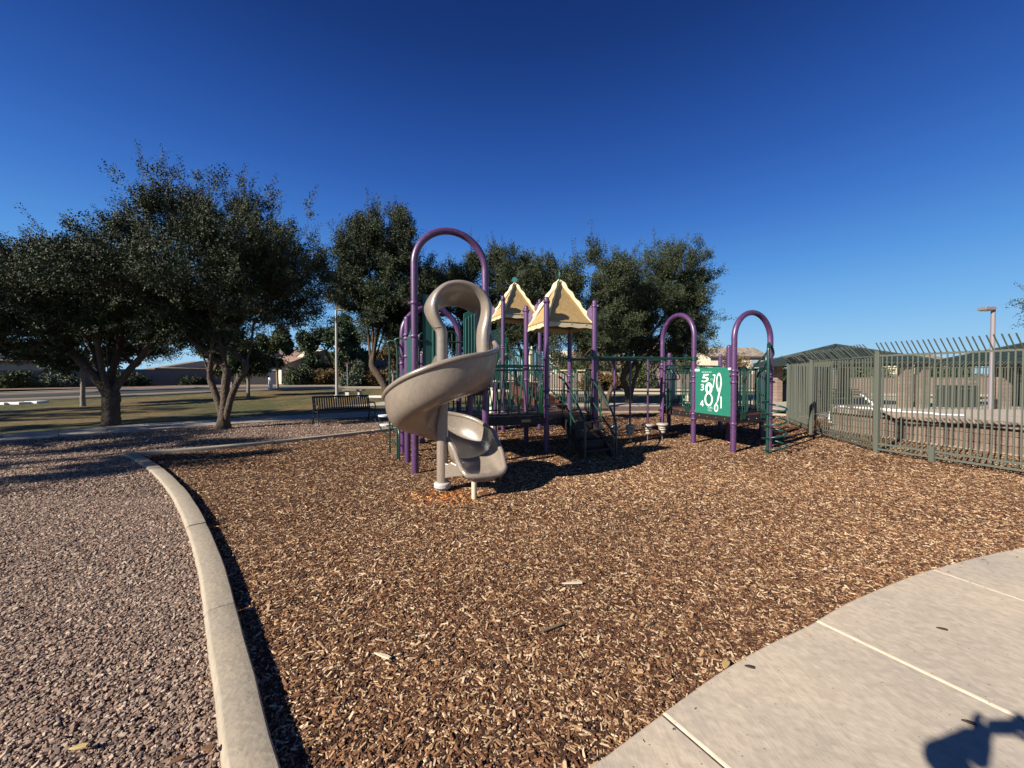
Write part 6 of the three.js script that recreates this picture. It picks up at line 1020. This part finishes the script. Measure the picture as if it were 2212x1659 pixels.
{ // second bench beyond the roofed deck
  const c = [3.1, 17.9], g = thing('park_bench', 'black slatted park bench seen between the barriers of the nearer roofed deck', 'bench', V(c[0], 0.05, c[1])), y0 = 0.05, P = (u, f, y) => V(c[0] + u, y0 + y, c[1] - f);
  for (let i = 0; i < 20; i++) { const u = -0.85 + i * 0.0895; rod(g, 'slat', P(u, -0.25, 0.45), P(u, -0.38, 0.88), 0.02, MAT.black); } part(g, 'top_rail', tube([P(-0.9, -0.39, 0.9), P(0.9, -0.39, 0.9)], 0.026), MAT.black); part(g, 'seat', boxGeo(1.8, 0.03, 0.45, c[0], y0 + 0.44, -c[1], 0, 0.01), MAT.black);
  for (const k of [-0.88, 0.88]) { part(g, 'leg', [rodGeo(P(k, -0.35, 0), P(k, -0.25, 0.45), 0.022), rodGeo(P(k, 0.28, 0), P(k, 0.22, 0.45), 0.022)], MAT.black); part(g, 'armrest', tube(smooth([P(k, -0.3, 0.66), P(k, 0.2, 0.66), P(k, 0.26, 0.45)], 5), 0.02), MAT.black); }
}
{ // cream hydrant at the edge of the plaza path
  const X = 8.25, Z = 18.1, y0 = 0.03, g = thing('fire_hydrant', 'cream fire hydrant beside the path, seen through the panel deck barrier', 'hydrant', V(X, y0, Z)), m = M([0.6, 0.52, 0.36], 0.5);
  const L = (q) => { const l = new THREE.LatheGeometry(q.map(([a, b]) => new THREE.Vector2(a, b)), 20); l.translate(X, y0, -Z); return l; };
  part(g, 'barrel', L([[0.16, 0], [0.16, 0.04], [0.11, 0.05], [0.105, 0.42], [0.15, 0.44], [0.15, 0.48], [0.11, 0.49], [0.11, 0.56]]), m); part(g, 'bonnet', L([[0.13, 0.56], [0.13, 0.6], [0.1, 0.68], [0.05, 0.72], [0.035, 0.73], [0.035, 0.78], [0.0005, 0.785]]), m);
  for (const k of [-1, 1]) part(g, 'nozzle', rodGeo(V(X + k * 0.1, y0 + 0.5, Z), V(X + k * 0.2, y0 + 0.5, Z), 0.055, 12), m); part(g, 'pumper_nozzle', rodGeo(V(X, y0 + 0.42, Z - 0.1), V(X, y0 + 0.42, Z - 0.2), 0.075, 12), m);
  part(g, 'guard', [rodGeo(V(X - 0.3, y0, Z), V(X - 0.33, y0 + 0.35, Z), 0.05, 10)], m);
}
// ------------------------------------------------------------------ the photographer, standing behind the viewpoint; the raised hands throw their shadow on the sidewalk
const PSH = [-0.05, 0.02, -0.045];
{
  const g = thing('person', 'person in jeans and grey shirt holding up a phone, seen only by the shadow', 'person', new THREE.Vector3(0.05, 0.05, 0.52));
  // bones: [x0,y0,z0,r0, x1,y1,z1,r1]; the figure faces -z, feet on the sidewalk
  const B = [[-0.1, 0.12, 0.52, 0.05, -0.1, 0.5, 0.5, 0.06], [-0.1, 0.5, 0.5, 0.062, -0.09, 0.9, 0.52, 0.085], [0.2, 0.12, 0.54, 0.05, 0.19, 0.5, 0.52, 0.06], [0.19, 0.5, 0.52, 0.062, 0.17, 0.9, 0.52, 0.085],
    [-0.1, 0.1, 0.53, 0.045, -0.11, 0.08, 0.34, 0.036], [0.2, 0.1, 0.55, 0.045, 0.22, 0.08, 0.36, 0.036], [0.04, 0.95, 0.52, 0.13, 0.04, 1.12, 0.51, 0.12], [-0.03, 0.98, 0.52, 0.12, 0.11, 0.98, 0.52, 0.12],
    [-0.02, 1.15, 0.51, 0.11, -0.05, 1.36, 0.5, 0.115], [0.1, 1.15, 0.51, 0.11, 0.13, 1.36, 0.5, 0.115], [-0.1, 1.42, 0.5, 0.07, 0.18, 1.42, 0.5, 0.07], [0.04, 1.42, 0.5, 0.06, 0.04, 1.54, 0.48, 0.052],
    [-0.15, 1.41, 0.48, 0.066, -0.36, 1.585, 0.17, 0.05], [-0.36, 1.59, 0.16, 0.05, -0.19, 1.625, 0.12, 0.04], [0.23, 1.41, 0.5, 0.07, 0.35, 1.26, 0.31, 0.062], [0.35, 1.26, 0.31, 0.062, 0.23, 1.5, 0.16, 0.05]];
  const head = [[0.04, 1.63, 0.46, 0.085, 0.04, 1.7, 0.475, 0.092], [0.04, 1.57, 0.42, 0.045, 0.04, 1.62, 0.42, 0.06], [0.04, 1.635, 0.375, 0.012, 0.04, 1.66, 0.385, 0.01], [-0.05, 1.65, 0.47, 0.018, -0.055, 1.66, 0.475, 0.016], [0.13, 1.65, 0.47, 0.018, 0.135, 1.66, 0.475, 0.016]];
  const hand = (sx) => { const cx = 0.02, X = (u) => cx + sx * u, q = [[X(0.17), 1.54, 0.12, 0.03, X(0.13), 1.59, 0.085, 0.034], [X(0.145), 1.565, 0.1, 0.032, X(0.115), 1.62, 0.075, 0.03]]; // palm, then four fingers over the back of the phone and a thumb in front
    [[1.655, 0.062, 0.078], [1.635, 0.056, 0.07], [1.612, 0.054, 0.072], [1.59, 0.058, 0.08]].forEach(([y, z, e]) => { q.push([X(0.125), y - 0.012, z + 0.02, 0.0105, X(0.1), y + 0.004, z - 0.018, 0.0098], [X(0.1), y + 0.004, z - 0.018, 0.0098, X(e), y + 0.006, z - 0.02, 0.0085]); });
    q.push([X(0.135), 1.6, 0.095, 0.013, X(0.1), 1.575, 0.078, 0.011], [X(0.1), 1.575, 0.078, 0.011, X(0.065), 1.585, 0.07, 0.0095]); return q; };
  function field(bones, c, half, res, k) {
    const mc = new MarchingCubes(res, MAT.white, false, false, 400000); mc.isolation = 0;
    const f = mc.field, s = (res / 2);
    for (let z = 0; z < res; z++) for (let y = 0; y < res; y++) for (let x = 0; x < res; x++) {
      const px = (x - s) / s * half + c[0], py = (y - s) / s * half + c[1], pz = (z - s) / s * half + c[2]; let d = 1;
      for (const b of bones) { const ax = px - b[0], ay = py - b[1], az = pz - b[2], bx = b[4] - b[0], by = b[5] - b[1], bz = b[6] - b[2], t = clamp((ax * bx + ay * by + az * bz) / (bx * bx + by * by + bz * bz), 0, 1), q = Math.hypot(ax - bx * t, ay - by * t, az - bz * t) - lerp(b[3], b[7], t); const h = clamp(0.5 + 0.5 * (d - q) / k, 0, 1); d = lerp(d, q, h) - k * h * (1 - h); }
      f[x + y * res + z * res * res] = -d;
    }
    mc.update(); const n = mc.count, geo = new THREE.BufferGeometry();
    geo.setAttribute('position', new THREE.Float32BufferAttribute(mc.positionArray.slice(0, n * 3), 3)); geo.setAttribute('normal', new THREE.Float32BufferAttribute(mc.normalArray.slice(0, n * 3), 3));
    geo.scale(half, half, half); geo.translate(...c); return geo;
  }
  const geos = [field(B, [0.04, 0.82, 0.36], 0.92, 116, 0.03), field(head, [0.04, 1.64, 0.45], 0.17, 60, 0.025), field(hand(-1), [-0.1, 1.6, 0.08], 0.11, 64, 0.006), field(hand(1), [0.14, 1.6, 0.08], 0.11, 64, 0.006)];
  const body = mergeGeometries(geos.map((q) => { q.deleteAttribute('uv'); return q; })), P = body.attributes.position, col = new Float32Array(P.count * 3);
  for (let i = 0; i < P.count; i++) { const x = P.getX(i), y = P.getY(i), z = P.getZ(i), skin = y > 1.49 && z < 0.4 || y > 1.52 || (z < 0.3 && y > 1.22 && Math.abs(x - 0.04) > 0.12); const c = y < 0.12 ? [0.02, 0.02, 0.022] : y < 0.96 ? [0.03, 0.045, 0.09] : skin ? [0.4, 0.23, 0.15] : [0.12, 0.125, 0.13]; col.set(c, i * 3); }
  body.setAttribute('color', new THREE.BufferAttribute(col, 3));
  body.translate(...PSH); part(g, 'body', body, new THREE.MeshStandardMaterial({ vertexColors: true, roughness: 0.8 }));
  const hair = new THREE.SphereGeometry(0.104, 24, 16, 0, 6.3, 0, 1.75); hair.rotateX(0.55); hair.scale(0.95, 1, 1.08); hair.translate(0.04, 1.69, 0.487).translate(...PSH); part(g, 'hair', hair, M([0.02, 0.013, 0.009], 0.7));
  for (const k of [-1, 1]) { const e = new THREE.SphereGeometry(0.011, 12, 8); e.translate(0.04 + k * 0.032, 1.665, 0.392).translate(...PSH); part(g, 'eye', e, MAT.white); }
}
{ // the phone that takes the picture
  const g = thing('phone', 'dark phone held up in landscape by the photographer, outside the picture', 'phone', new THREE.Vector3(0.02, 1.62, 0.06));
  part(g, 'body', new RoundedBoxGeometry(0.15, 0.075, 0.008, 3, 0.004).translate(0.02, 1.62, 0.06).translate(...PSH), MAT.black); part(g, 'screen', new THREE.BoxGeometry(0.142, 0.067, 0.001).translate(0.02, 1.62, 0.0647).translate(...PSH), MAT.glass);
  part(g, 'camera_bump', new RoundedBoxGeometry(0.034, 0.036, 0.004, 2, 0.002).translate(-0.02, 1.633, 0.0545).translate(...PSH), MAT.black);
}
renderer.render(scene, camera);
